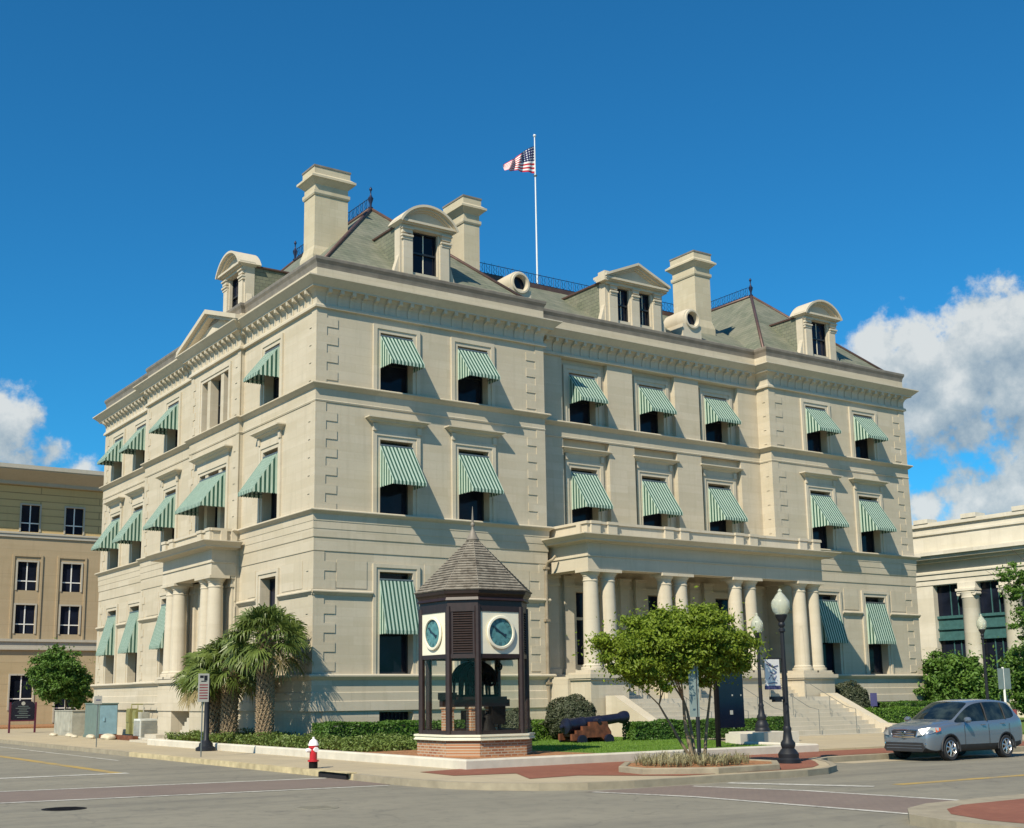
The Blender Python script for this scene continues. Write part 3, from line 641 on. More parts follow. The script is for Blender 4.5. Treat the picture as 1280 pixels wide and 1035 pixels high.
# doors inside the porches
for c in WC:
    w = MB(FRONT(.8)); w.box(c-.85, c-.75, -.40, -.32, 2.85, 6.4); w.box(c+.75, c+.85, -.40, -.32, 2.85, 6.4); w.box(c-.75, c+.75, -.40, -.32, 5.2, 5.32); w.box(c-.04, c+.04, -.40, -.32, 2.85, 5.2); w.box(c-.75, c+.75, -.40, -.32, 2.85, 3.25)
    for o, p, t in ((0, .05, .14), (.14, .09, .14)): w.box(c-.85-o-t, c-.85-o, 0, p, 2.85, 6.4+o+t); w.box(c+.85+o, c+.85+o+t, 0, p, 2.85, 6.4+o+t); w.box(c-.85-o, c+.85+o, 0, p, 6.4+o, 6.4+o+t)
    d_ = w.build('door', ['limestone_trim'], H); p_ = MB(FRONT(.8)); p_.box(c-.8, c+.8, -.43, -.405, 2.85, 6.38); p_.build('door_pane', 'dark_glass', d_)
w = MB(LEFT(-.18)); w.box(9.2, 9.32, -.4, -.3, 2.85, 6.3); w.box(10.78, 10.9, -.4, -.3, 2.85, 6.3); w.box(9.32, 10.78, -.4, -.3, 5.1, 5.2); w.box(8.95, 9.2, 0, .08, 2.85, 6.55); w.box(10.9, 11.15, 0, .08, 2.85, 6.55); w.box(9.2, 10.9, 0, .08, 6.3, 6.55)
d_ = w.build('door', 'limestone_trim', H); p_ = MB(LEFT(-.18)); p_.box(9.2, 10.9, -.44, -.41, 2.85, 6.3); p_.build('door_pane', 'dark_glass', d_)
# ---------------- awnings
def awning_src(w_, top, bot, D):
    """x along wall, -y outwards; z relative to the window sill"""
    T = lambda s, d, z: (s, -d, z); hw = w_/2; mb = MB(T); V_ = .15
    zb = bot+V_
    mb.add([(-hw,.03,top), (hw,.03,top), (hw,D,zb), (-hw,D,zb)], [(0,1,2,3)], 0)
    for sx in (-hw, hw): mb.add([(sx,.03,top), (sx,D,zb), (sx,.03,zb)], [(0,1,2)], 1)
    o = (mb, MB(T), MB(T)); va = o[1]; n_ = max(4, int(w_/.155))*2
    st = w_/n_
    for i in range(n_):
        x0 = -hw+i*st; va.add([(x0,D,zb), (x0+st,D,zb), (x0+st,D+.005,bot+.045), (x0+st*.75,D+.005,bot+.008), (x0+st*.5,D+.005,bot), (x0+st*.25,D+.005,bot+.008), (x0,D+.005,bot+.045)], [tuple(range(7))], 0)
    m_ = max(4, int(D/.19))*2; st = (D-.03)/m_
    for sx in (-hw, hw):
        for i in range(m_):
            y0 = .03+i*st; va.add([(sx,y0,zb), (sx,y0+st,zb), (sx,y0+st,bot+.04), (sx,y0+st*.5,bot), (sx,y0,bot+.04)], [tuple(range(5))], 1)
    fr = o[2]
    fr.tube([(-hw+.02,.05,zb+.02), (-hw+.02,D-.03,zb+.02), (hw-.02,D-.03,zb+.02), (hw-.02,.05,zb+.02)], .015, 6)
    hr = MB(T); hr.box(-hw, hw, .0, .05, top-.01, top+.05)
    return [mb, va, fr, hr]
def place_awning(src, loc, rot):
    if not isinstance(src[0], MB): return dup(src[0], H, loc, rot)
    o = src[0].build('awning', ['stripe_across', 'stripe_side'], H, loc, rot, recalc=False); src[1].build('valance', ['stripe_across', 'stripe_side'], o, recalc=False); src[2].build('awning_bracket', 'galvanised', o); src[3].build('head_rail', 'galvanised', o); src[0] = o
    return o
AW = {'g': awning_src(1.5, 3.62, 1.50, .58), 'm': awning_src(1.5, 2.72, 1.02, 1.10), 't': awning_src(1.5, 2.26, .90, .98)}
for lv in ('g', 'm', 't'):
    z = LV[lv][0]
    for c in WA+WB: place_awning(AW[lv], (c, 0, z), 0)
    if lv != 'g':
        for c in WC: place_awning(AW[lv], (c, 1.05, z), 0)
    for c, x in LW:
        if lv == 'g' and c < 5: continue
        place_awning(AW[lv], (x, c, z), LR)
place_awning(awning_src(3.15, 2.72, 1.12, 1.15), (-.18, 9.975, 9.03), LR)
# bird-proof pegs on the sill by the near left window are too small; pipe at the inner corner
w = MB(); w.tube([(10.78,-.10,7.35), (10.78,-.10,.35)], .07, 8); w.tube([(11.0,-.5,7.75), (10.9,-.42,7.6), (10.78,-.25,7.5), (10.78,-.10,7.3)], .06, 8)
for z in (7.2, 5.0, 2.4): w.box(10.66, 10.90, -.19, -.02, z, z+.1)
w.build('downpipe', 'pipe', H)
# ---------------- porches
def capcol(mb, x, y, z0, z1, r, seg=28):
    h_ = z1-z0
    prof = [(r*1.32,0), (r*1.32,.02), (r*1.36,.06), (r*1.32,.12), (r*1.12,.14), (r*1.16,.18), (r*1.10,.22), (r*1.0,.25)]
    for i in range(1, 13): t = i/12; prof.append((r*(1-.15*t**1.7), .25+(h_-.75)*t))
    zt = h_-.5
    prof += [(r*.92,zt+.02), (r*.92,zt+.06), (r*.85,zt+.08), (r*.86,zt+.20), (r*.94,zt+.22), (r*.94,zt+.26), (r*1.0,zt+.27), (r*1.16,zt+.36), (r*1.18,zt+.38)]
    mb.lathe(prof, (x, y, z0), seg)
    mb.box(x-r*1.25, x+r*1.25, y-r*1.25, y+r*1.25, z1-.12, z1)
    mb.box(x-r*1.4, x+r*1.4, y-r*1.4, y+r*1.4, z0-.10, z0+.001)
def porch(frame, s0, s1, dw, D, cols, piers, ins):
    w = MB(frame); T_ = .72     # beams
    zb = 7.06
    def ring(z0, z1, o, back=None, full=False):
        if full: w.box(s0-o, s1+o, dw, D+o, z0, z1)
        else:
            w.box(s0-o, s1+o, D-T_, D+o, z0, z1); w.box(s0-o, s0+T_, dw, D-T_, z0, z1); w.box(s1-T_, s1+o, dw, D-T_, z0, z1)
    ring(zb, 7.58, .0); ring(7.58, 7.63, .05); ring(7.63, 7.90, .0)
    w.box(s0, s1, dw, D, 7.90, 8.14)
    w.box(s0+.1, s1-.1, dw, D-.1, 8.14, 8.44)
    w.sweep([(s1,dw), (s1,D), (s0,D), (s0,dw)], [(-.3,8.135), (.05,8.135), (.08,8.17), (.30,8.20), (.44,8.20), (.44,8.25), (.46,8.27), (.64,8.41), (.67,8.415), (.67,8.45), (-.3,8.47)], closed=False)
    w.build('entablature', 'limestone_trim', H)
    w = MB(frame)
    w.box(s0+.02, s1-.02, D-.30, D-.02, 8.44, 8.93); w.box(s0+.02, s0+.30, dw, D-.30, 8.44, 8.93); w.box(s1-.30, s1-.02, dw, D-.30, 8.44, 8.93)
    w.box(s0-.05, s1+.05, D-.36, D+.05, 8.93, 9.04); w.box(s0-.05, s0+.36, dw, D-.36, 8.93, 9.04); w.box(s1-.36, s1+.05, dw, D-.36, 8.93, 9.04)
    w.box(s0-.01, s1+.01, D-.31, D+.02, 8.445, 8.56)
    for p in piers: w.box(p-.24, p+.24, D-.33, D+.10, 8.45, 8.935); w.box(p-.27, p+.27, D-.36, D+.14, 8.932, 9.05)
    w.box(s0-.09, s0+.2, D-.62, D-.36, 8.45, 8.935); w.box(s0-.09, s0+.2, dw+.02, dw+.28, 8.45, 8.935); w.box(s1-.2, s1+.09, D-.62, D-.36, 8.45, 8.935)
    w.build('balcony_parapet', 'limestone_trim', H)
    for s_, d_ in cols:
        w = MB(frame); capcol(w, s_, d_, 2.95, zb, .355); w.build('column', 'limestone_trim', H)
pairs = [11.65, 12.55, 15.70, 16.60, 19.90, 20.80, 24.05, 24.95]
porch(FRONT(0), 11.25, 25.3, -.8, 2.35, [(s_, 1.98) for s_ in pairs], pairs, 1)
lp = [7.50, 8.38, 11.75, 12.62]
porch(LEFT(0), 7.06, 13.02, .18, 1.28, [(s_, .90) for s_ in lp], [7.35, 8.35, 11.8, 12.75], 1)
# antae behind the columns
w = MB(FRONT(.8))
for x, ww in ((11.62, .7), (12.55, .5), (15.70, .5), (16.60, .5), (19.90, .5), (20.80, .5), (24.1, .5)):
    w.box(x-ww/2, x+ww/2, 0, .16, 2.6, 6.6); w.box(x-ww/2-.05, x+ww/2+.05, 0, .22, 6.6, 6.72); w.box(x-ww/2-.02, x+ww/2+.02, 0, .19, 6.72, 6.95); w.box(x-ww/2-.08, x+ww/2+.08, 0, .26, 6.95, 7.06)
    w.box(x-ww/2-.05, x+ww/2+.05, 0, .22, 2.6, 3.05); w = flush(w, 'pilaster', 'limestone_trim', H)
w.T = LEFT(-.18)
for x in (7.45, 8.4, 11.75, 12.6): w.box(x-.27, x+.27, 0, .12, 2.8, 6.6); w.box(x-.32, x+.32, 0, .18, 6.6, 6.72); w.box(x-.29, x+.29, 0, .15, 6.72, 6.95); w.box(x-.35, x+.35, 0, .22, 6.95, 7.06); w = flush(w, 'pilaster', 'limestone_trim', H)
# floor and pedestals of the front porch
w = MB()
w.box(11.0, 25.4, -1.0, .8, .0, 2.70)
for a, c in ((11.12, 13.10), (15.2, 17.1), (19.4, 21.3), (23.5, 25.55)):
    w.box(a, c, -2.5, -1.0, .1, 2.55); w.box(a-.08, c+.08, -2.6, -1.0, 2.55, 2.62); w.box(a-.12, c+.12, -2.64, -1.0, 2.62, 2.78); w.box(a+.02, c-.02, -2.48, -1.0, 2.78, 2.86)
w.box(10.95, 11.12, -1.2, -.02, .1, 2.62)
w.build('porch_base', 'basement_stone', H)
w = MB()
w.box(11.9, 24.7, -3.2, -2.62, .1, 1.77); w.box(13.1, 23.5, -2.62, -1.0, .1, 1.775)
for i in range(6):
    for a, c in ((13.1, 15.2), (17.1, 19.4), (21.3, 23.5)): w.box(a, c, -2.1+i*.2, -1.0, 1.775+i*.155, 1.775+(i+1)*.155)
for i in range(9): w.box(12.28, 24.42, -3.2-(i+1)*.34, -3.2-i*.34+.01*0, .1, 1.77-(i+1)*.172)
w.build('steps', 'step_stone', H)
w = MB()
for a, c in ((11.78, 12.28), (24.42, 24.92)):
    w.prism([(-2.6, .1), (-2.6, 1.92), (-3.15, 1.92), (-5.9, .62), (-6.5, .58), (-6.5, .1)], a, c, ax=0); w = flush(w, 'stair_cheek', 'limestone_trim', H)
w = MB()
for x in (14.2, 16.2, 18.2, 20.3, 22.6):
    w.tube([(x, -3.4, 1.7), (x, -3.4, 2.45), (x, -5.6, 1.35), (x, -6.1, 1.25), (x, -6.1, .25)], .014, 6)
    w.tube([(x, -4.7, 1.0), (x, -4.7, 1.8)], .013, 6); w = flush(w, 'handrail', 'galvanised', H)
for x in (13.8, 18.2, 22.4): w.tube([(x, -2.3, 1.8), (x, -2.3, 2.7), (x, -1.2, 3.55), (x, -1.2, 2.75)], .014, 6); w.tube([(x-.12, -2.5, 2.1), (x-.12, -2.5, 2.7), (x, -2.5, 2.7), (x, -2.5, 1.8)], .02, 6); w = flush(w, 'handrail', 'galvanised', H)
# left porch base with doorway and steps
w = MB(LEFT(0))
grid(w, 7.0, 13.1, -.1, 2.6, [(9.2, 11.4, .2, 1.47)], d=1.25, rev=1.0)
w.box(6.98, 13.12, .18, 1.32, 2.6, 2.86); w.box(6.9, 13.2, .18, 1.42, 2.68, 2.82)
w.box(7.0, 7.1, .1, 1.24, -.1, 2.6); w.box(13.0, 13.1, .1, 1.24, -.1, 2.6)
w.box(6.98, 13.12, 1.25, 1.30, 1.47, 2.55)
w.build('porch_base', 'basement_stone', H)
w = MB(LEFT(0))
for i in range(6): w.box(9.22, 10.9-i*.26, .31, 1.2, (.16+i*.17) if i else .1, .33+i*.17)
w.box(9.2, 11.4, .24, .30, .2, 1.47); w.box(9.2, 12.6, 1.25, 2.1, .15, .32); w.box(9.2, 12.8, 2.1, 2.6, .15, .24); w.box(11.4, 12.9, 1.3, 1.9, .32, .46)
w.build('steps', 'step_stone', H)
# ---------------- roofs
w = MB()
def hip(mb, x0, x1, y0, y1, z0, ax_, ya, yb, z1):
    mb.add([(x0,y0,z0), (x1,y0,z0), (x1,y1,z0), (x0,y1,z0), (ax_,ya,z1), (ax_,yb,z1)], [(0,1,4), (1,2,5,4), (2,3,5), (3,0,4,5)])
hip(w, .38, 10.62, .38, 19.3, 19.02, 5.45, 5.75, 13.9, 24.15)
hip(w, 25.1, 34.86, .38, 19.3, 19.02, 29.95, 5.65, 13.9, 24.15)
w.add([(9, 1.2, 19.02), (26.5, 1.2, 19.02), (26.5, 6.0, 22.15), (9, 6.0, 22.15), (26.5, 22, 22.15), (9, 22, 22.15), (9, 27, 19.02), (26.5, 27, 19.02)], [(0,1,2,3), (3,2,4,5), (5,4,7,6)])
w.add([(.7, 19.0, 19.02), (.7, 27.6, 19.02), (5, 24, 20.4), (5, 18, 20.4), (30, 24, 20.4), (34.8, 27.6, 19.02), (34.8, 19, 19.02), (30, 18, 20.4)], [(0,3,2,1), (1,2,4,5), (3,7,4,2), (5,4,7,6)])
w.build('roof', 'slate', H, recalc=False)
w = MB()
for x0, x1, xm, ya in ((.38, 10.62, 5.45, 5.75), (25.1, 34.86, 29.95, 5.65)):
    for a in ((x0, .38, 19.04), (x1, .38, 19.04)): w.tube([a, (xm, ya, 24.19)], .085, 6)
    w.tube([(xm, ya, 24.19), (xm, 13.9, 24.19)], .09, 6)
    for a in ((x0, 19.3, 19.04), (x1, 19.3, 19.04)): w.tube([a, (xm, 13.9, 24.19)], .085, 6)
w.box(8.6, 26.5, 5.85, 6.1, 22.0, 22.28)
w.build('roof_ridge', 'ridge_metal', H)
def cresting(p0, p1, h_=.62):
    mb = MB(); p0, p1 = Vector(p0), Vector(p1); L_ = (p1-p0).length; t = (p1-p0)/L_; n_ = int(L_/.42)
    mb.tube([p0+Vector((0,0,.06)), p1+Vector((0,0,.06))], .018, 5); mb.tube([p0+Vector((0,0,h_*.82)), p1+Vector((0,0,h_*.82))], .018, 5)
    for i in range(n_+1):
        c = p0+t*(L_*i/n_); mb.tube([c, c+Vector((0,0,h_))], [.016, .005], 5)
        if i < n_:
            m = c+t*(L_/n_/2)
            for sg in (-1, 1): mb.tube([m+Vector((0,0,.08)), m+t*sg*.11+Vector((0,0,.2)), m+t*sg*.05+Vector((0,0,.34)), m+t*sg*.12+Vector((0,0,.5))], .012, 4)
    return mb.build('roof_cresting', 'iron_crest', H)
cresting((5.45, 6.0, 24.25), (5.45, 13.7, 24.25)); cresting((29.95, 5.9, 24.25), (29.95, 13.7, 24.25)); cresting((10.2, 5.95, 22.28), (25.4, 5.95, 22.28), .66)
for x, y in ((5.45, 5.75), (5.45, 13.9), (29.95, 5.65), (29.95, 13.9)):
    w = MB(); w.lathe([(.10,0), (.12,.1), (.05,.16), (.06,.3), (.11,.45), (.13,.55), (.06,.66), (.03,.75), (.03,.9), (.07,.96), (.07,1.02), (.01,1.12)], (x, y, 24.15), 10); w.build('finial', 'iron_crest', H)
# chimneys
for x0, x1, y0, y1, zb, z in ((2.0, 3.62, 4.48, 5.55, 19.6, 25.05), (9.42, 10.28, 3.95, 5.6, 19.5, 25.1), (23.75, 24.85, 3.7, 5.4, 19.6, 25.1)):
    w = MB()
    def lv_(o, a, c, o2=None):
        o2 = o if o2 is None else o2
        w.add([(x0-o,y0-o,a), (x1+o,y0-o,a), (x1+o,y1+o,a), (x0-o,y1+o,a), (x0-o2,y0-o2,c), (x1+o2,y0-o2,c), (x1+o2,y1+o2,c), (x0-o2,y1+o2,c)], [(0,3,2,1), (4,5,6,7), (0,1,5,4), (1,2,6,5), (2,3,7,6), (3,0,4,7)])
    lv_(.12, zb, 20.9); lv_(.12, 20.9, 21.35, .0); lv_(0, 21.35, z-1.35); lv_(.04, z-1.35, z-1.28, .07); lv_(.07, z-1.28, z-1.14); lv_(.0, z-1.14, z-.86)
    lv_(.0, z-.86, z-.62, .24); lv_(.27, z-.62, z-.52); lv_(.25, z-.52, z-.38, .08); lv_(.07, z-.38, z-.08)
    c_ = w.build('chimney', 'chimney_stone', H); w = MB(); lv_(.10, z-.08, z); w.build('chimney_cap', 'lead_cap', c_)
# dormers (local: x along wall, -y outwards, z up from the parapet)
def dormer(loc, rot, kind):
    T = lambda s, d, z: (s, -d, z); hw = 1.24 if kind == 'arch' else 1.78
    w = MB(T); z0 = 19.0; zt = 21.3
    if kind == 'arch': opn = [(-.61, .61, 19.45, 21.28)]
    else: opn = [(-1.05, -.30, 19.45, 21.08), (.30, 1.05, 19.45, 21.08)]; zt = 21.12
    grid(w, -hw, hw, z0, zt+.35, opn, rev=.22)
    w.box(-hw, -hw+.01, -.45, 0, z0, zt+.3); w.box(hw-.01, hw, -.45, 0, z0, zt+.3)
    pil = [(-hw+.0, -.68), (.68, hw-.0)] if kind == 'arch' else [(-hw+.18, -1.12), (-.24, .24), (1.12, hw-.18)]
    for a, c in pil:
        c1_, a1_ = (c, a)
        w.box(a+.12, c, 0, .10, z0, zt-.42) if kind == 'arch' and a < 0 else w.box(a, c-(.12 if kind == 'arch' else 0), 0, .10, z0, zt-.42)
        w.box(a+.05, c-.02, 0, .13, zt-.50, zt-.38); w.box(a+.02, c-.0, 0, .18, zt-.38, zt-.30); w.box(a+.06, c-.03, 0, .14, zt-.22, zt-.06); w.box(a+.02, c, 0, .20, zt-.06, zt)
    for sg in (-1, 1):   # side scrolls
        w.prism([(sg*(hw-.02), z0), (sg*(hw+.34), z0), (sg*(hw+.22), z0+.45), (sg*(hw+.08), z0+.9), (sg*(hw-.02), z0+1.2)], -.32, -.06, ax=1)
    w.box(-hw-.02, hw+.02, 0, .12, zt, zt+.14); w.box(-hw-.10, hw+.10, 0, .24, zt+.14, zt+.20); w.box(-hw-.18, hw+.18, -.4, .34, zt+.20, zt+.30)
    zp = zt+.30
    if kind == 'arch':
        n_ = 20; Rr = 1.62; cz = zp+.78-Rr; half = math.asin((hw+.20)/Rr)
        def arc(r, nn=n_): return [(r*math.sin(-half+2*half*i/nn), cz+r*math.cos(-half+2*half*i/nn)) for i in range(nn+1)]
        a0 = arc(Rr-.20); w.add([(x, .06, z) for x, z in a0], [tuple(range(n_+1))])
        for ro, ri, d0, d1 in ((Rr, Rr-.10, -.7, .42), (Rr-.10, Rr-.19, -.5, .26), (Rr-.19, Rr-.25, -.4, .14)):
            A0, B0 = arc(ro), arc(ri)
            for i in range(n_):
                P = [A0[i], A0[i+1], B0[i+1], B0[i]]
                w.add([(x, d1, z) for x, z in P]+[(x, d0, z) for x, z in P], [(0,1,2,3), (4,7,6,5), (0,4,5,1), (2,6,7,3), (1,5,6,2), (3,7,4,0)])
        top = zp+.78
    else:
        top = zp+.85; w.add([(-hw, .06, zp), (hw, .06, zp), (0, .06, top-.12)], [(0,1,2)])
        for d0, d1, o0, o1 in ((-.6, .42, -.02, .10), (-.5, .26, -.12, -.02), (-.4, .14, -.2, -.12)):
            for sg in (-1, 1):
                e = sg*(hw+.22); P = [(e, zp+o0+.02), (0, top+o0), (0, top+o1), (e, zp+o1+.02)]
                w.add([(x, d1, z) for x, z in P]+[(x, d0, z) for x, z in P], [(0,1,2,3), (4,7,6,5), (0,4,5,1), (2,6,7,3), (1,5,6,2), (3,7,4,0)])
        w.box(-hw-.25, -hw+.02, -.2, .3, zt+.1, zp+.25)
    D_ = w.build('dormer', 'limestone_trim', H, loc, rot)
    s_ = MB(T); zr = zt+.15; bk = -4.2
    s_.add([(-hw+.02,-.12,19), (-hw+.02,-.12,zr), (0,-.12,zr+.45), (hw-.02,-.12,zr), (hw-.02,-.12,19), (-hw+.02,bk,19), (-hw+.02,bk,zr), (0,bk,zr+.45), (hw-.02,bk,zr), (hw-.02,bk,19)], [(0,1,6,5), (1,2,7,6), (2,3,8,7), (3,4,9,8), (5,6,7,8,9)])
    s_.build('dormer_roof', 'slate', D_)
    for e_x in (-hw, hw): r_ = MB(T); r_.tube([(e_x,-.3,zr+.02), (e_x,bk+.8,zr+.02)], .06, 6); r_.build('dormer_ridge', 'ridge_metal', D_)
    f_ = MB(T); p_ = MB(T); mu = MB(T)
    for a, c, z_, z2 in opn:
        f_.box(a, a+.05, -.22, -.14, z_, z2); f_.box(c-.05, c, -.22, -.14, z_, z2); f_.box(a+.05, c-.05, -.22, -.14, (z_+z2)/2-.04, (z_+z2)/2+.04); f_.box(a+.05, c-.05, -.22, -.14, z2-.06, z2); f_.box(a+.05, c-.05, -.22, -.14, z_, z_+.07)
        p_.box(a, c, -.26, -.225, z_, z2)
        mu.box((a+c)/2-.018, (a+c)/2+.018, -.222, -.20, z_+.07, (z_+z2)/2-.04); mu.box((a+c)/2-.018, (a+c)/2+.018, -.222, -.20, (z_+z2)/2+.04, z2-.06)
    f_.build('window_frame', 'frame_paint', D_); p_.build('window_pane', 'dark_glass', D_); mu.build('glazing_bar', 'cream_paint', D_)
dormer((5.30, .6, 0), 0, 'arch'); dormer((29.6, .6, 0), 0, 'arch'); dormer((.6, 9.95, 0), LR, 'arch'); dormer((17.45, 1.35, 0), 0, 'tri')
for x in (11.0, 21.55):
    w = MB(lambda a, b__, c: (x+a, 1.75+c, 20.42+b__)); w.lathe([(.36,.55), (.36,.0), (.40,-.10), (.48,-.10), (.50,-.02), (.56,.0), (.58,.08), (.58,.75), (.55,1.5)], seg=26, cap=False)
    o = w.build('oculus_dormer', 'limestone_trim', H)
    w = MB(lambda a, b__, c: (x+a, 1.75+c, 20.42+b__)); w.lathe([(.01,.2), (.365,.2), (.365,.3), (.01,.3)], seg=26, smooth=False); w.build('window_pane', 'dark_glass', o)
    w = MB(); w.box(x-.62, x+.62, 1.75, 4.0, 19.4, 20.15); w.build('dormer_base', 'limestone_trim', o)
# flagpole and flag
F = thing('flagpole', 'tall white flagpole standing on the roof beside the iron cresting', 'flagpole', (15.35, 6.3, 22.15))
w = MB(); w.tube([(0,0,0), (0,0,8.3)], [.05, .03], 10); w.lathe([(.12,0), (.12,.25), (.08,.3)], (0,0,0), 12); w.build('pole', 'pole_paint', F)
w = MB(); w.lathe([(.01,-.08), (.06,-.06), (.085,0), (.06,.06), (.01,.08)], (0,0,8.38), 12); w.build('ball_finial', 'pole_paint', F)
w = MB(); w.lathe([(.09,0), (.1,.03), (.09,.06)], (0,0,6.15), 10); w.build('cleat', 'galvanised', F)
fl = MB(); nu, nv = 48, 20; uvs = []
for i in range(nu+1):
    for j in range(nv+1):
        u_, v_ = i/nu, j/nv; top = 7.80-1.50*u_**1.05; bot = 6.30-.20*u_-.13*u_*u_; z = bot+(top-bot)*v_
        fold = math.sin(u_*19+v_*2.4)*.11*(.25+u_)
        fl.v.append((-.05-1.95*u_+.05*math.sin(7*u_+3*v_), -.1*u_+fold, z)); uvs.append((u_, v_))
for i in range(nu):
    for j in range(nv): a = i*(nv+1)+j; fl.f.append((a, a+nv+1, a+nv+2, a+1)); fl.m.append(0); fl.sm.append(True)
fo = fl.build('flag', 'flag_cloth', None, (15.35, 6.3, 22.15), recalc=False); ul = fo.data.uv_layers.new(name='UVMap')
for lp_ in fo.data.loops: ul.data[lp_.index].uv = uvs[lp_.vertex_index]
tag(fo, 'red, white and blue striped flag with starred canton flying from the roof pole', 'flag')
# ================================================================ NEIGHBOURING BUILDINGS
Bn = thing('office_building', 'brown stucco office block with wide eaves and white-mullioned windows, left of the courthouse', 'building', (0, 55, 0))
w = MB(lambda s, d, z: (s, -d, z)); Xs = (2.1, 5.42)
xs = [2.1+3.32*i for i in range(-1, 8)]
grid(w, -4.0, 27, 14.6, 18.2, [(x, x+1.35, 14.65, 16.7) for x in xs], rev=.18); w.build('upper_wall', 'stucco_tan', Bn, recalc=False)
w = MB(lambda s, d, z: (s, -d, z)); grid(w, -4.0, 27, 6.55, 14.2, [(x-.05, x+1.38, 10.2, 12.35) for x in xs]+[(x-.05, x+1.38, 6.95, 9.1) for x in xs], rev=.18); w.build('middle_wall', 'stucco_brown', Bn, recalc=False)
w = MB(lambda s, d, z: (s, -d, z)); grid(w, -4.0, 27, 0, 5.8, [(x-.15, x+1.5, 1.3, 3.85) if i % 2 else (x-.15, x+1.5, .35, 3.6) for i, x in enumerate(xs)], rev=.18); w.build('lower_wall', 'stucco_lower', Bn, recalc=False)
w = MB(lambda s, d, z: (s, -d, z)); w.box(-4.2, 27.2, -.2, .10, 14.2, 14.6); w.box(-4.2, 27.2, -.2, .16, 14.45, 14.55); w.build('band', 'stucco_pale', Bn)
w = MB(lambda s, d, z: (s, -d, z)); w.box(-4.2, 27.2, -.2, .12, 5.8, 6.5); w.box(-4.25, 27.25, -.2, .25, 6.35, 6.55); w.box(-4.25, 27.25, -.2, .2, 5.74, 5.86); w.build('band', 'stucco_pale', Bn)
w = MB(lambda s, d, z: (s, -d, z)); w.prism([(-12,18.2), (.35,18.2), (.35,18.45), (2.0,19.05), (2.0,19.12), (-12,19.12)], -5.2, 28.2, ax=0); w.build('eaves', 'stucco_pale', Bn)
w = MB(lambda s, d, z: (s, -d, z)); w.box(-6.2, 29.2, -12.7, 2.15, 19.12, 19.42); w.box(-6.1, 29.1, -12.7, 2.05, 19.05, 19.12); w.build('gutter', 'stucco_pale', Bn)
w = MB(lambda s, d, z: (s, -d, z)); w.box(-4, 27, -12, -.9, 0, 18.2); w.build('core_wall', 'stucco_brown', Bn)
for i, x in enumerate(xs):
    if i > 5: continue
    for z0, z1, wd in ((14.65, 16.7, 1.35), (10.2, 12.35, 1.43), (6.95, 9.1, 1.43), (1.3 if i % 2 else .35, 3.85 if i % 2 else 3.6, 1.65)):
        x0 = x if wd < 1.4 else (x-.05 if wd < 1.5 else x-.15)
        f = MB(lambda s, d, z: (s, -d, z))
        for o, t in ((0, .12),): f.box(x0-t, x0, 0, .06, z0, z1+t); f.box(x0+wd, x0+wd+t, 0, .06, z0, z1+t); f.box(x0, x0+wd, 0, .06, z1, z1+t)
        fo_ = f.build('window', 'stucco_pale', Bn)
        p = MB(lambda s, d, z: (s, -d, z)); p.box(x0, x0+wd, -.17, -.14, z0, z1); p.build('window_pane', 'dark_glass', fo_)
        m = MB(lambda s, d, z: (s, -d, z)); m.box(x0+wd/2-.04, x0+wd/2+.04, -.14, -.09, z0, z1); m.box(x0, x0+wd, -.14, -.10, z0+(z1-z0)*.33-.04, z0+(z1-z0)*.33+.04); m.build('mullion', 'white_paint', fo_)
    if i: # pilaster strips round the two-storey window bays
        f = MB(lambda s, d, z: (s, -d, z)); f.box(x-.45, x-.30, 0, .08, 6.56, 12.9); f.box(x+1.63, x+1.78, 0, .08, 6.56, 12.9); f.box(x-.30, x+1.63, 0, .08, 12.75, 12.9); f.build('bay_frame', 'stucco_brown', Bn)
Bn2 = thing('columned_building', 'pale weathered marble bank building with tall columns, right of the courthouse', 'building', (50, 0, 0))
w = MB(lambda s, d, z: (-d, s, z))
ys = [7.28-3.0*i for i in range(0, 6)]
ys = [7.75-3.0*i for i in range(0, 6)]
grid(w, -14, 14, .2, 8.85, [(y-.1, y+2.1, 1.2, 8.80) for y in ys], rev=.45); w.build('front_wall', 'marble_weathered', Bn2, recalc=False)
w = MB(lambda s, d, z: (-d, s, z))
for z0, z1, o in ((8.85, 9.2, .05), (9.2, 9.55, .12), (9.55, 9.66, .2), (9.66, 10.3, .05), (10.3, 10.5, .35), (10.5, 10.72, .75), (10.72, 10.95, .95)): w.box(-14-o, 14+o, -25, o, z0, z1)
w.build('entablature', 'marble_weathered', Bn2)
w = MB(lambda s, d, z: (-d, s, z)); w.box(-13.8, 13.8, -25, -.1, 10.95, 12.75); w.box(-13.9, 13.9, -25, .02, 12.2, 12.32); w.box(-14, 14, -25, .08, 12.75, 13.0)
for y in (10.35, 6.7, 3.0, -.7, -4.4, -8): w.box(y-.55, y+.55, -.9, .14, 13.0, 13.28)
w.build('attic_parapet', 'marble_weathered', Bn2)
w = MB(lambda s, d, z: (-d, s, z)); w.box(-14, 14, -25, -.95, 0, 10.9); w.build('core_wall', 'interior', Bn2)
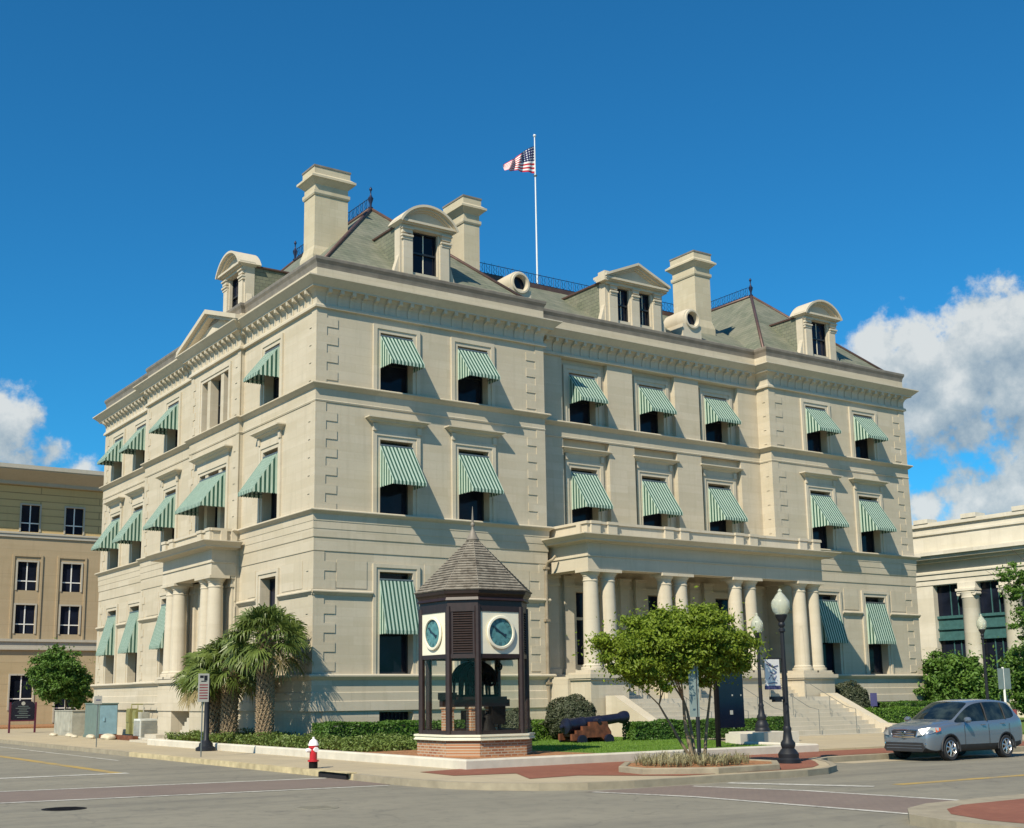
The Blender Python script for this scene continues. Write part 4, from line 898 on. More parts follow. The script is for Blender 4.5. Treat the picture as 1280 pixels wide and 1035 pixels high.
for i, y in enumerate(ys):
    w = MB(lambda s, d, z: (-d, s, z)); pass
    cy = y-.50
    cm = MB(); prof = [(.74,0),(.74,.15),(.66,.2),(.66,.35),(.60,.4),(.56,6.6),(.60,6.65),(.57,6.8),(.64,7.0)]
    cm.lathe(prof, (.30, cy, 1.2), 24, wob=lambda a, z: 1-.035*abs(math.sin(a*10)) if .4 < z < 6.6 else 1); cm.box(-.22, 1.0, cy-.66, cy+.66, 8.18, 8.30); cm.box(-.28, 1.0, cy-.72, cy+.72, 8.3, 8.45); cm.box(-.1, 1.0, cy-.66, cy+.66, 8.45, 8.86)
    for sg in (-1, 1): cm.tube([(-.18, cy+sg*.58, 8.12), (.4, cy+sg*.58, 8.12)], .14, 10)
    cm.build('column', 'marble_weathered', Bn2)
    if i < 3:
        p = MB(lambda s, d, z: (-d, s, z)); p.box(y-.1, y+2.1, -.40, -.34, 5.3, 6.7); p.box(y-.1, y+2.1, -.38, -.22, 6.62, 6.8); p.box(y-.1, y+2.1, -.38, -.22, 5.9, 6.0); p.box(y-.1, y+2.1, -.38, -.2, 5.2, 5.38); so = p.build('window_spandrel', 'teal_frame', Bn2)
        p = MB(lambda s, d, z: (-d, s, z)); p.box(y-.1, y+2.1, -.48, -.44, 1.2, 8.8); p.build('window_pane', 'dark_glass', Bn2)
        p = MB(lambda s, d, z: (-d, s, z)); p.box(y+.5, y+.56, -.44, -.38, 1.2, 8.8); p.box(y+1.04, y+1.1, -.44, -.38, 1.2, 8.8); p.build('mullion', 'teal_frame', Bn2)

# ================================================================ CLOCK KIOSK
KX, KY = -.55, -11.78
K = thing('clock_kiosk', 'small octagonal glass kiosk with clock dials, shingled spire roof and brick base at the corner', 'kiosk', (KX, KY, 0))
hc, hh = .745, 1.355
OCT = [(-hc,-hh), (hc,-hh), (hh,-hc), (hh,hc), (hc,hh), (-hc,hh), (-hh,hc), (-hh,-hc)]
def octo(o): 
    res = []
    n = 8
    for i in range(8):
        p, a, c = OCT[i], OCT[i-1], OCT[(i+1) % 8]
        def nr(u, v): dx, dy = v[0]-u[0], v[1]-u[1]; l = math.hypot(dx, dy); return dy/l, -dx/l
        n1, n2 = nr(a, p), nr(p, c); d = 1+n1[0]*n2[0]+n1[1]*n2[1]; res.append((p[0]+o*(n1[0]+n2[0])/d, p[1]+o*(n1[1]+n2[1])/d))
    return res
w = MB(); w.prism(octo(.10), .25, .76); w.build('brick_base', 'brick', K)
w = MB(); w.prism(octo(.19), .76, .80); w.prism(octo(.16), .80, .86); w.prism(octo(.19), .86, .91); w.build('base_coping', 'cream_paint', K)
w = MB()
for a, z0, z1 in ((.0, .91, 1.02), (.0, 3.0, 3.12)):
    w = MB(); A_, B_ = octo(.02), octo(-.08)
    for i in range(8): j = (i+1) % 8; w.add([(*A_[i], z0), (*A_[j], z0), (*B_[j], z0), (*B_[i], z0), (*A_[i], z1), (*A_[j], z1), (*B_[j], z1), (*B_[i], z1)], [(0,3,2,1), (4,5,6,7), (0,1,5,4), (2,3,7,6)])
    w.build('rail', 'kiosk_brown', K)
for i in range(8):
    x, y = octo(-.03)[i]; w = MB(); w.lathe([(.095, .91), (.095, 4.45)], (x, y, 0), 8, smooth=False, a0=math.pi/8); w.build('corner_post', 'kiosk_brown', K)
faces = []
for i in range(8):
    a, c = OCT[i], OCT[(i+1) % 8]; m = ((a[0]+c[0])/2, (a[1]+c[1])/2); l = math.hypot(c[0]-a[0], c[1]-a[1]); rot = math.atan2(c[1]-a[1], c[0]-a[0])
    p = MB(); p.box(-l/2+.07, l/2-.07, .03, .038, 1.02, 3.0); p.build('glass_pane', 'clear_glass', K, (m[0], m[1], 0), rot)
    if i % 2 == 0:   # clock face
        p = MB(); p.box(-l/2+.07, l/2-.07, .0, .05, 3.12, 4.30); po = p.build('clock_panel', 'cream_paint', K, (m[0], m[1], 0), rot)
        d = MB(lambda x, y, z: (x, -z-.0, y+3.72)); d.lathe([(.39,.0), (.39,.012), (.46,.02), (.48,.05), (.46,.075), (.405,.08), (.39,.05)], seg=40, cap=False); d.build('dial_ring', 'cream_paint', po)
        d = MB(lambda x, y, z: (x, -z, y+3.72)); d.lathe([(.01,.005), (.40,.005), (.40,.02), (.01,.02)], seg=40, smooth=False); dd = d.build('dial', 'dial_blue', po)
        d = MB(lambda x, y, z: (x, -z, y+3.72))
        for q_ in range(12):
            an = q_*math.pi/6; cx_, sx_ = math.cos(an), math.sin(an)
            for off_ in ((0,) if q_ % 3 else (-.035, 0, .035)):
                px, py = -sx_*off_, cx_*off_
                P = [(.28*cx_+px-sx_*.009, .28*sx_+py+cx_*.009), (.37*cx_+px-sx_*.009, .37*sx_+py+cx_*.009), (.37*cx_+px+sx_*.009, .37*sx_+py-cx_*.009), (.28*cx_+px+sx_*.009, .28*sx_+py-cx_*.009)]
                d.add([(x, y, .022) for x, y in P], [(0,1,2,3)])
        d.build('hour_marks', 'dial_mark', po, recalc=False)
        for nm, ln, ang, wd in (('hour_hand', .20, 295, .027), ('minute_hand', .31, 306, .018)):
            d = MB(lambda x, y, z: (x, -z, y+3.72)); an = R(90-ang); cx_, sx_ = math.cos(an), math.sin(an)
            def hp(u, v): return (u*cx_-v*sx_, u*sx_+v*cx_)
            d.prism([hp(-.20, -wd*1.6), hp(-.14, -wd*.7), hp(ln*.55, -wd), hp(ln*.8, -wd*1.6), hp(ln, 0), hp(ln*.8, wd*1.6), hp(ln*.55, wd), hp(-.14, wd*.7), hp(-.20, wd*1.6)], .026 if nm[0] == 'h' else .036, .034 if nm[0] == 'h' else .044)
            d.build(nm, 'dial_ink', po)
    else:
        p = MB(); p.box(-l/2+.07, -l/2+.15, -.0, .06, 3.12, 4.30); p.box(l/2-.15, l/2-.07, .0, .06, 3.12, 4.30); p.box(-l/2+.15, l/2-.15, .05, .06, 3.12, 4.30)
        for q_ in range(17):
            z = 3.15+q_*.068; p.add([(-l/2+.15, -.005, z), (l/2-.15, -.005, z), (l/2-.15, .045, z+.05), (-l/2+.15, .045, z+.05), (-l/2+.15, -.005, z+.012), (l/2-.15, -.005, z+.012), (l/2-.15, .045, z+.062), (-l/2+.15, .045, z+.062)], [(0,3,2,1), (4,5,6,7), (0,1,5,4), (1,2,6,5), (2,3,7,6), (3,0,4,7)])
        p.build('louvre', 'kiosk_brown', K, (m[0], m[1], 0), rot)
w = MB(); w.prism(octo(.02), 4.30, 4.62); w.sweep(OCT, [(0,4.6), (.10,4.62), (.06,4.70), (.09,4.76), (.13,4.80), (.15,4.90), (0,4.92)]); w.build('fascia', 'kiosk_brown', K)
w = MB(); o8 = octo(.17); A_ = [(x, y, 4.90) for x, y in o8]; T_ = [(x*.07, y*.07, 6.50) for x, y in o8]
NR = 20
for i in range(8):
    for r_ in range(NR):
        t0, t1 = r_/NR, (r_+1)/NR
        def at(i, t, up=0): a, b_ = Vector(A_[i % 8]), Vector(T_[i % 8]); return tuple(a.lerp(b_, t)+Vector((a.x, a.y, 0)).normalized()*up+Vector((0, 0, up)))
        w.add([at(i, t0, .022), at(i+1, t0, .022), at(i+1, t1), at(i, t1), at(i, t0, -.01), at(i+1, t0, -.01)], [(0,1,2,3), (0,4,5,1)])
w.build('shingle_roof', 'shakes', K, recalc=False)
for i in range(8):
    w = MB(); w.tube([A_[i], T_[i]], .02, 5); w.build('hip_ridge', 'shakes', K)
w = MB(); w.lathe([(.19,0), (.20,.03), (.14,.12), (.07,.28), (.045,.33)], (0,0,6.47), 16); w.build('roof_cap', 'lead_cap', K)
w = MB(); w.lathe([(.045,0), (.03,.1), (.06,.14), (.06,.2), (.03,.24), (.035,.30), (.012,.62), (.004,.72)], (0,0,6.78), 12); w.build('spire', 'lead_cap', K)
w = MB(); w.prism(octo(-.12), .905, .93); w.build('kiosk_floor', 'concrete', K)
for i, (x, y, lb) in enumerate(((-.88, .05, 'left brick pier holding the timber beam inside the glass kiosk'), (-.30, -.35, 'middle brick pier inside the glass kiosk, in front of the others'), (.72, .20, 'right brick pier inside the glass kiosk beside the bell'))):
    w = MB(); w.box(-.13, .13, -.13, .13, .93, 1.60); w.box(-.16, .16, -.16, .16, 1.60, 1.66); tag(w.build('brick_pier', 'brick', None, (KX+x, KY+y, 0)), lb, 'brick pier', 'brick piers inside the kiosk')
BM = thing('beam_stand', 'dark timber beam frame carrying the old clockwork inside the kiosk', 'frame', (KX, KY, 0))
w = MB(); w.box(-1.02, .95, -.42, -.25, 1.66, 1.86); w.box(-1.02, .95, .10, .27, 1.66, 1.86); w.build('beam', 'kiosk_brown', BM)
w = MB(); w.box(-.75, .80, -.5, .35, 1.86, 1.94); w.build('deck', 'kiosk_brown', BM)
w = MB(); w.box(-1.05, -.72, -.2, .3, 1.86, 2.06); w.box(.35, .80, -.42, -.2, 1.15, 1.66); w.build('cross_block', 'cast_dark', BM)
CM = thing('clock_mechanism', 'black cast iron tower clock mechanism with arched frame on the kiosk deck', 'clock mechanism', (KX, KY, 1.94))
w = MB(); w.box(-.68, .62, -.33, .22, .0, .06); w.build('base_plate', 'cast_dark', CM)
for x in (-.60, -.40, -.18, .10, .34, .54):
    for y in (-.28, .16): w = MB(); w.tube([(x, y, .06), (x*.95, y, .55)], [.035, .05], 8); w.build('leg', 'cast_dark', CM)
for y in (-.28, .14):
    w = MB(); n_ = 16; P = [(-.02+.64*math.cos(math.pi*i/n_), .48+.52*math.sin(math.pi*i/n_)) for i in range(n_+1)]
    w.prism(P+[(-.66, .40), (.62, .40)], y, y+.07, ax=1); w.build('arched_plate', 'cast_dark', CM)
for x, z, r_ in ((-.15, .55, .33), (.30, .50, .22), (.62, .85, .12)):
    w = MB(lambda a, b__, c: (x+a, -.38+c, z+b__)); w.lathe([(r_*.75,0), (r_,0), (r_,.05), (r_*.75,.05), (r_*.75,0)], seg=28, smooth=False, cap=False)
    for q_ in range(5): an = q_*math.pi*.4; w.tube([(0,0,.025), (r_*.8*math.cos(an), r_*.8*math.sin(an), .025)], .02, 5)
    w.build('gear_wheel', 'cast_dark', CM)
w = MB(); w.lathe([(.27,0), (.28,.03), (.22,.14), (.17,.30), (.155,.42), (.10,.50), (.04,.53), (.04,.60)], (0,0,0), 24); tag(w.build('bell', 'cast_dark', None, (KX+.28, KY-.25, .93)), 'dark bronze bell standing on the kiosk floor below the clockwork', 'bell')

# ================================================================ STREET OBJECTS
def cannon():
    Cn = thing('cannon', 'old iron cannon on a rusty garrison carriage on the lawn in front of the courthouse', 'cannon', (7.75, -6.9, .22), R(1))
    w = MB(lambda a, b__, c: (-1.35+c*.992, a, .66+b__+c*.10))
    w.lathe([(.02,-.22), (.07,-.20), (.09,-.14), (.05,-.08), (.20,-.02), (.27,.0), (.28,.08), (.25,.12), (.235,.7), (.25,.72), (.25,.78), (.215,.82), (.195,1.5), (.205,1.52), (.205,1.58), (.185,1.6), (.165,2.45), (.175,2.5), (.215,2.62), (.225,2.75), (.205,2.85), (.12,2.86), (.10,2.80), (.10,2.2)], seg=22)
    w.build('barrel', 'cannon_iron', Cn)
    w = MB(); w.tube([(-.15,-.44,.83), (-.15,.44,.83)], .075, 10); w.build('trunnion', 'cannon_iron', Cn)
    for y in (-.40, .28):
        w = MB(); w.prism([(-1.35,.18), (-1.35,.40), (-1.15,.40), (-1.15,.52), (-.88,.52), (-.88,.66), (-.55,.66), (-.55,.80), (.25,.80), (.30,.62), (.42,.45), (.45,.18), (.05,.18), (-.05,.27), (-.65,.27), (-.75,.18)], y, y+.12, ax=1); w.build('cheek', 'rust_wood', Cn)
    for x in (-1.0, .22):
        w = MB(); w.tube([(x,-.55,.18), (x,.55,.18)], .06, 8); w.build('axle', 'rust_wood', Cn)
        for y in (-.56, .46): w = MB(lambda a, b__, c: (x+a, y+c, .18+b__)); w.lathe([(.03,0), (.19,0), (.19,.10), (.03,.10)], seg=20, smooth=False); w.build('truck_wheel', 'cannon_iron', Cn)
    w = MB(); w.box(-1.2, .3, -.28, .28, .30, .38); w.build('bed', 'rust_wood', Cn)
cannon()
def lamp(loc, label, h_=4.5, s_=1.0):
    Lp = thing('street_lamp', label, 'street lamp', loc, 0, 'acorn globe street lamps')
    w = MB(); w.lathe([(.30*s_,0), (.30*s_,.10), (.26*s_,.14), (.27*s_,.24), (.20*s_,.34), (.16*s_,.38), (.19*s_,.46), (.19*s_,.52), (.13*s_,.60), (.10*s_,.82), (.115*s_,.88), (.09*s_,.94)], seg=20); w.build('base', 'iron_dark', Lp)
    w = MB(); w.lathe([(.085*s_,.94), (.055*s_,h_-1.12)], seg=24, wob=lambda a, z: 1-.10*abs(math.sin(a*6))); w.build('pole', 'iron_dark', Lp)
    zt = h_-1.12
    w = MB(); w.lathe([(.06*s_,0), (.09*s_,.02), (.09*s_,.08), (.05*s_,.12), (.09*s_,.18), (.09*s_,.22), (.07*s_,.26), (.15*s_,.40), (.165*s_,.46), (.15*s_,.47)], (0,0,zt), 18); w.build('lamp_holder', 'iron_dark', Lp)
    w = MB(); w.lathe([(.14*s_,0), (.21*s_,.10), (.245*s_,.24), (.235*s_,.36), (.20*s_,.42), (.17*s_,.45), (.13*s_,.52), (.075*s_,.58), (.05*s_,.61), (.06*s_,.64), (.02*s_,.70)], (0,0,zt+.45), 24); w.build('globe', 'globe_glass', Lp)
    return Lp
lamp((4.45, -19.05, .15), 'nearest dark street lamp with acorn globe, standing on the brick pavement with a banner')
lamp((11.35, -11.5, .66), 'dark street lamp on a low stone block, its globe beside the small tree crown', 4.0, .85)
lamp((29.1, -8.0, .30), 'farthest street lamp, small in front of the columned building', 5.0, .9)
w = MB(); w.box(10.55, 12.2, -12.35, -10.7, .15, .66); w.box(9.9, 10.56, -11.9, -11.2, .15, .62); tag(w.build('lamp_plinth', 'curb_wall'), 'low pale stone block carrying the second street lamp', 'plinth')
Bn3 = thing('banner', 'small white street banner with dark drawing hung from the nearest lamp post', 'banner', (4.45, -19.05, 0))
w = MB(lambda a, b__, c: (a, b__, c)); w.box(-.72, -.18, -.012, .012, 2.10, 2.82); w.build('banner_cloth', 'white_paint', Bn3)
w = MB(); w.box(-.73, -.17, -.016, .016, 2.04, 2.14); w.build('banner_stripe', 'banner_blue', Bn3)
w = MB()
for pts in (((-.66,2.70), (-.45,2.62), (-.24,2.66)), ((-.66,2.76), (-.5,2.66), (-.30,2.56)), ((-.55,2.5), (-.4,2.44), (-.3,2.5)), ((-.6,2.3), (-.5,2.42), (-.4,2.28), (-.32,2.4)), ((-.62,2.2), (-.3,2.22))): w.tube([(x, -.016, z) for x, z in pts], .012, 5)
w.build('banner_drawing', 'banner_blue', Bn3)
w = MB(); w.tube([(-.74,0,2.84), (-.05,0,2.84)], .014, 6); w.tube([(-.74,0,2.08), (-.05,0,2.08)], .014, 6); w.build('banner_arm', 'iron_dark', Bn3)
w = MB(); w.box(-.55, -.10, -.05, .05, 1.78, 1.86); w.box(-.10, .02, -.03, .03, 1.80, 1.84); w.box(-.45, -.2, -.06, .06, 1.72, 1.78); tag(w.build('street_name_sign', 'iron_dark', None, (4.45, -19.05, 0)), 'small dark sign bracket on the nearest lamp post under the banner', 'sign')
# tall dark information totem
To = thing('information_totem', 'tall dark blue information board with rounded top between the small tree and the stairs', 'sign board', (7.35, -13.5, .15))
w = MB(); n_ = 10; P = [(.05,.75), (1.12,.75), (1.10,3.4)]+[(.05+1.05*math.cos(math.pi/2*i/n_), 3.4+.38*math.sin(math.pi/2*i/n_)) for i in range(n_+1)]; w.prism(P, -.05, .05, ax=1); w.build('board', 'sign_navy', To)
w = MB(); w.box(-.06, .05, -.06, .06, 0, 3.7); w.build('post', 'cast_dark', To)
w = MB(); w.box(.50, .62, -.060, -.052, 1.15, 1.28); w.box(.55, 1.0, -.060, -.052, 2.68, 2.72); w.box(.6, .65, -.06, -.052, 1.72, 1.77); w.box(.98, 1.02, -.06, -.052, 1.72, 1.77); w.build('board_marks', 'sign_white', To)
# hydrant
Hy = thing('fire_hydrant', 'red fire hydrant with white cap and outlets at the kerb', 'fire hydrant', (-5.78, -12.05, .15))
w = MB(); w.lathe([(.115,0), (.115,.17)], seg=16); w.build('base', 'cast_dark', Hy)
w = MB(); w.lathe([(.15,.17), (.15,.21), (.10,.22), (.10,.50), (.125,.51), (.125,.58)], seg=18); w.build('barrel', 'hydrant_red', Hy)
w = MB(); w.lathe([(.14,.58), (.14,.60), (.125,.63), (.10,.70), (.05,.74), (.03,.75), (.03,.80)], seg=18); w.build('bonnet', 'hydrant_white', Hy)
w = MB(lambda a, b__, c: (a, -c, .48+b__)); w.lathe([(.055,.08), (.055,.13), (.065,.14), (.065,.18)], seg=14); w.build('outlet_cap', 'hydrant_white', Hy)
w = MB(lambda a, b__, c: (-c, a, .46+b__)); w.lathe([(.05,.08), (.05,.12), (.06,.13), (.05,.20), (.02,.22)], seg=14); w.build('outlet_cap', 'hydrant_white', Hy)
# kerb signs
def sign(name, loc, label, hgt, plate, pm, rot=0, pr=.022, lines=()):
    S = thing(name, label, 'sign', loc, rot); w = MB(); w.tube([(0,0,0), (0,0,hgt)], pr, 8); w.build('post', 'iron_dark' if pr == .05 and hgt > 3 else ('white_paint' if pr == .05 else 'galvanised'), S)
    x0, x1, z0, z1 = plate; w = MB(); w.box(x0, x1, -.045, -.03, z0, z1); w.build('plate', pm, S)
    for x0, x1, z0, z1, m in lines: w = MB(); w.box(x0, x1, -.0485, -.0455, z0, z1); w.build('plate_mark', m, S)
    return S
sign('parking_sign', (-5.55, -3.45, .15), 'tall narrow white parking sign with red lettering on a grey kerb post', 2.5, (-.17, .19, 1.72, 2.62), 'sign_white', 0,
     lines=[(-.12,.0,2.48,2.56,'iron_dark'), (.02,.13,2.40,2.56,'iron_dark'), (-.08,.10,2.36,2.39,'iron_dark')]+[(-.13,.15,2.24-.085*i,2.28-.085*i,'sign_red') for i in range(6)])
sign('parking_sign', (-5.6, 7.6, .15), 'small pale sign on a thin post at the kerb in front of the utility cabinets', 2.0, (-.17, .14, 1.66, 1.98), 'sign_white', 0, lines=[(-.1, .08, 1.80, 1.84, 'banner_blue')])
sign('street_sign', (.98, -19.4, .15), 'pale back of a street sign on a black pole beside the small tree', 3.3, (-.19, .05, 1.25, 2.50), 'sign_back', R(-38), .05)
sign('street_sign', (28.9, -9.0, .2), 'white rectangular sign on a white post behind the silver car', 2.75, (-.30, .32, 1.80, 2.70), 'sign_back', R(-20), .05)
sign('street_sign', (26.7, -3.7, .3), 'small violet-grey sign behind the hedge right of the stairs', 1.4, (-.16, .18, 1.0, 1.6), 'banner_blue', R(-20))
P_ = thing('iron_post', 'thick black iron post with flared base behind the parking sign', 'post', (-3.7, .9, .15))
w = MB(); w.lathe([(.36,0), (.36,.10), (.25,.16), (.24,.26), (.15,.34), (.10,.4), (.085,2.3), (.11,2.35), (.10,2.5), (.02,2.6)], seg=16); w.build('post', 'iron_dark', P_)
# historical marker on the left
Hm = thing('marker_sign', 'dark blue notice board with arched top between two maroon posts, far left', 'sign', (-2.08, 34, .15))
for x in (-.72, .72): w = MB(); w.box(x-.05, x+.05, -.05, .05, 0, 1.75); w.build('post', 'sign_maroon', Hm)
w = MB(); P = [(-.66,.72), (.66,.72), (.66,1.62)]+[(.62*math.cos(math.pi*i/12), 1.66+.20*math.sin(math.pi*i/12)) for i in range(13)]+[(-.66,1.62)]; w.prism(P, -.04, .04, ax=1); w.build('board', 'sign_navy', Hm)
w = MB(); w.box(-.67, .67, -.05, .05, .66, .73); w.build('board_rim', 'sign_maroon', Hm)
w = MB(lambda a, b__, c: (a, -.041-c, 1.68+b__)); w.lathe([(.01,0), (.11,0), (.11,.008), (.01,.008)], seg=18, smooth=False); w.build('emblem', 'sign_white', Hm)
for i, (a, c) in enumerate(((-.3,.3), (-.42,.40), (-.24,.22), (-.30,.3), (-.22,.26), (-.44,.42), (-.32,.3))): w = MB(); w.box(a, c, -.046, -.041, 1.50-i*.105, 1.53-i*.105); w.build('text_line', 'sign_back', Hm)
# utility cabinets along the left side
w = MB(); w.box(-1.95, -1.25, 24.2, 27.6, .15, 1.42); w.box(-1.98, -1.22, 24.15, 27.65, 1.42, 1.46); w.box(-1.97, -1.95, 24.5, 25.8, .4, 1.2); tag(w.build('utility_cabinet', 'cabinet_grey'), 'rough grey utility box nearest the left corner of the courthouse', 'utility box')
Gc = thing('utility_cabinet', 'tall green electrical cabinet with pale blue door beside the courthouse wall', 'utility box', (-1.45, 20.6, .15))
w = MB(); w.box(-.45, .45, -.9, 1.5, .12, 1.62); w.box(-.5, .5, -.95, 1.55, 0, .12); w.box(-.48, .48, -.94, 1.54, 1.62, 1.68); w.build('housing', 'cabinet_green', Gc)
w = MB(); w.box(-.42, .42, -.93, -.901, .18, 1.56); w.box(-.25, -.18, -.96, -.93, .8, 1.0); w.build('door', 'cabinet_blue', Gc)
for i, y in enumerate((18.1, 17.15, 16.3)):
    w = MB(); w.box(-1.0, -.62, y-.25, y+.25, .35, 1.55-.08*i); w.box(-1.03, -1.0, y-.2, y+.2, .9, 1.4); w.tube([(-.8, y, .15), (-.8, y, .36)], .06, 8); w.tube([(-.8, y+.12, 1.5-.08*i), (-.8, y+.12, 1.75), (-.3, y+.12, 1.75)], .03, 6)
    tag(w.build('meter_box', 'utility_olive' if i < 2 else 'cabinet_grey'), ('yellow olive meter box next to the green cabinet', 'middle olive meter box on the courthouse wall', 'grey meter box nearest the white air conditioner')[i], 'meter box', 'meter boxes in a row')
Ac = thing('air_conditioner', 'white outdoor air conditioning unit with slatted side by the courthouse', 'air conditioner', (-1.2, 14.9, .15))
w = MB(); w.box(-.4, .4, -.45, .45, .1, .95); w.box(-.45, .45, -.5, .5, 0, .1); w.build('casing', 'utility_white', Ac)
w = MB()
for i in range(12): w.box(-.36, .36, -.475, -.45, .16+i*.062, .19+i*.062); w.box(-.425, -.40, -.40, .40, .16+i*.062, .19+i*.062)
w.build('grille', 'cabinet_grey', Ac)
w = MB(); w.box(-2.0, -1.75, 14.2, 19.3, .15, .35); tag(w.build('timber_edging', 'rust_wood'), 'low brown timber edging in front of the meters and air conditioner', 'edging')
for i, (x, y, s_, lb) in enumerate(((-2.3, 23.3, .42, 'biggest pale boulder at the foot of the grey utility box'), (-2.35, 22.2, .30, 'small pale boulder beside the grey utility box, right of the big one'), (-2.3, 19.6, .45, 'round pale boulder in front of the green cabinet'), (-2.25, 17.0, .6, 'long pale boulder in front of the meter boxes'), (-2.5, 25.6, .38, 'pale boulder farthest to the left of the utility boxes'))):
    w = MB(); r_ = random.Random(i); ph = [r_.uniform(0, 6) for _ in range(4)]
    w.lathe([(.5,0), (.62,.2), (.55,.42), (.3,.56), (.02,.6)], seg=14, wob=lambda a, z: 1+.12*math.sin(2*a+ph[0])+.08*math.sin(3*a+ph[1]+z*4))
    o = w.build('boulder', 'fieldstone', None, (x, y, .12)); o.scale = (s_*.8, s_*1.8, s_*.85); tag(o, lb, 'boulder', 'pale boulders along the pavement')

# ---------------- silver SUV, nose towards -x
def suv(loc, rot, label):
    S = thing('parked_suv', label, 'car', loc, rot)
    # stations: x, zbottom, zbelt, belt half width, zroof, roof half width
    st = [(-2.26,.42,.66,.62,.72,.50), (-2.22,.30,.80,.74,.88,.60), (-2.08,.24,.90,.84,.97,.66), (-1.75,.22,.97,.89,1.045,.70), (-1.25,.22,1.03,.905,1.10,.72), (-1.02,.22,1.05,.91,1.13,.71),
          (-.55,.22,1.06,.91,1.42,.68), (-.12,.22,1.07,.91,1.63,.65), (.35,.22,1.075,.91,1.695,.645), (.95,.22,1.09,.91,1.705,.64), (1.45,.22,1.12,.905,1.68,.63), (1.85,.24,1.16,.89,1.63,.61), (2.04,.28,1.18,.87,1.48,.61), (2.16,.34,1.14,.84,1.22,.60), (2.24,.42,.98,.79,1.02,.66), (2.26,.50,.80,.72,.86,.6)]
    vs = []; fs = []; ms = []
    NP = 11
    for x, zb, zl, wl, zr, wr in st:
        zm = zb+(zl-zb)*.5
        sec = [(0, zb), (wl*.80, zb), (wl*.955, zb+.06), (wl*1.0, zb+.22), (wl*1.01, zm+.08), (wl*1.0, zl-.09), (wl*.965, zl), (wr+.035, zr-.07), (wr-.005, zr-.034), (wr-.10, zr-.004), (0, zr+.018)]
        vs += [(x, -y, z) for y, z in sec]+[(x, y, z) for y, z in sec]
    n = len(st); seg = NP
    glass_side = {(i, 6) for i in range(6, 11)}
    for i in range(n-1):
        for side in (0, 1):
            for j in range(seg-1):
                a = i*2*NP+side*NP+j; b_ = a+2*NP; f = (a, a+1, b_+1, b_) if side == 0 else (a, b_, b_+1, a+1)
                m = 0
                if j == 6 and 5 <= i <= 10: m = 1
                if i in (5, 6) and j in (8, 9): m = 2
                if i in (11, 12) and j in (8, 9): m = 3
                if j <= 1 or (j == 2 and 3 <= i <= 11): m = 4
                if i == 0 and j <= 0: m = 4
                fs.append(f); ms.append(m)
    # close the ends
    for i, rev in ((0, 0), (n-1, 1)):
        for j in range(seg-1):
            a = i*2*NP+j; c = a+NP; fs.append((a, a+1, c+1, c) if rev else (a, c, c+1, a+1)); ms.append(0)
    me = bpy.data.meshes.new('shell'); me.from_pydata(vs, [], fs); me.polygons.foreach_set('material_index', ms)
    bm = bmesh.new(); bm.from_mesh(me); bmesh.ops.remove_doubles(bm, verts=bm.verts, dist=.0008); bmesh.ops.recalc_face_normals(bm, faces=bm.faces)
    cl = bm.edges.layers.float.get('crease_edge') or bm.edges.layers.float.new('crease_edge')
    for e in bm.edges:
        if len(e.link_faces) == 2 and e.link_faces[0].material_index != e.link_faces[1].material_index: e[cl] = .55
    bm.to_mesh(me); bm.free()
    tmp = bpy.data.objects.new('shell', me); COL.objects.link(tmp); md = tmp.modifiers.new('s', 'SUBSURF'); md.levels = 3; md.render_levels = 3
    # wheel wells
    cut = []
    for xw in (-1.36, 1.26):
        for sg in (-1, 1):
            c_ = MB(lambda a, b__, c: (xw+a, c, .34+b__)); c_.lathe([(.385, sg*.62), (.385, sg*1.1)], seg=40, smooth=False); co = c_.build('cut', 'rubber'); cut.append(co)
            bo = tmp.modifiers.new('b', 'BOOLEAN'); bo.object = co; bo.operation = 'DIFFERENCE'; bo.solver = 'EXACT'
    for m_ in ('car_paint', 'car_glass', 'car_glass', 'car_glass', 'plastic_dark', 'rubber'): me.materials.append(MATS[m_])
    dg = bpy.context.evaluated_depsgraph_get(); em = bpy.data.meshes.new_from_object(tmp.evaluated_get(dg))
    bpy.data.objects.remove(tmp)
    for c_ in cut: bpy.data.objects.remove(c_)
    idx = {i: (m.name if m else '') for i, m in enumerate(em.materials)}
    for nm, keep, mat_ in (('body', (0, 5), 'car_paint'), ('side_window', (1,), 'car_glass'), ('windscreen', (2,), 'car_glass'), ('rear_window', (3,), 'car_glass'), ('lower_trim', (4,), 'plastic_dark')):
        m2 = em.copy(); bm = bmesh.new(); bm.from_mesh(m2)
        bmesh.ops.delete(bm, geom=[f for f in bm.faces if (f.material_index not in keep if nm != 'body' else f.material_index in (1, 2, 3, 4))], context='FACES')
        for f in bm.faces: f.smooth = True; f.material_index = 0
        for e in bm.edges:
            if len(e.link_faces) == 2 and e.calc_face_angle(0) > .9: e.smooth = False
        bm.to_mesh(m2); bm.free(); m2.materials.clear(); m2.materials.append(MATS[mat_])
        o = bpy.data.objects.new(nm, m2); COL.objects.link(o); o.parent = S
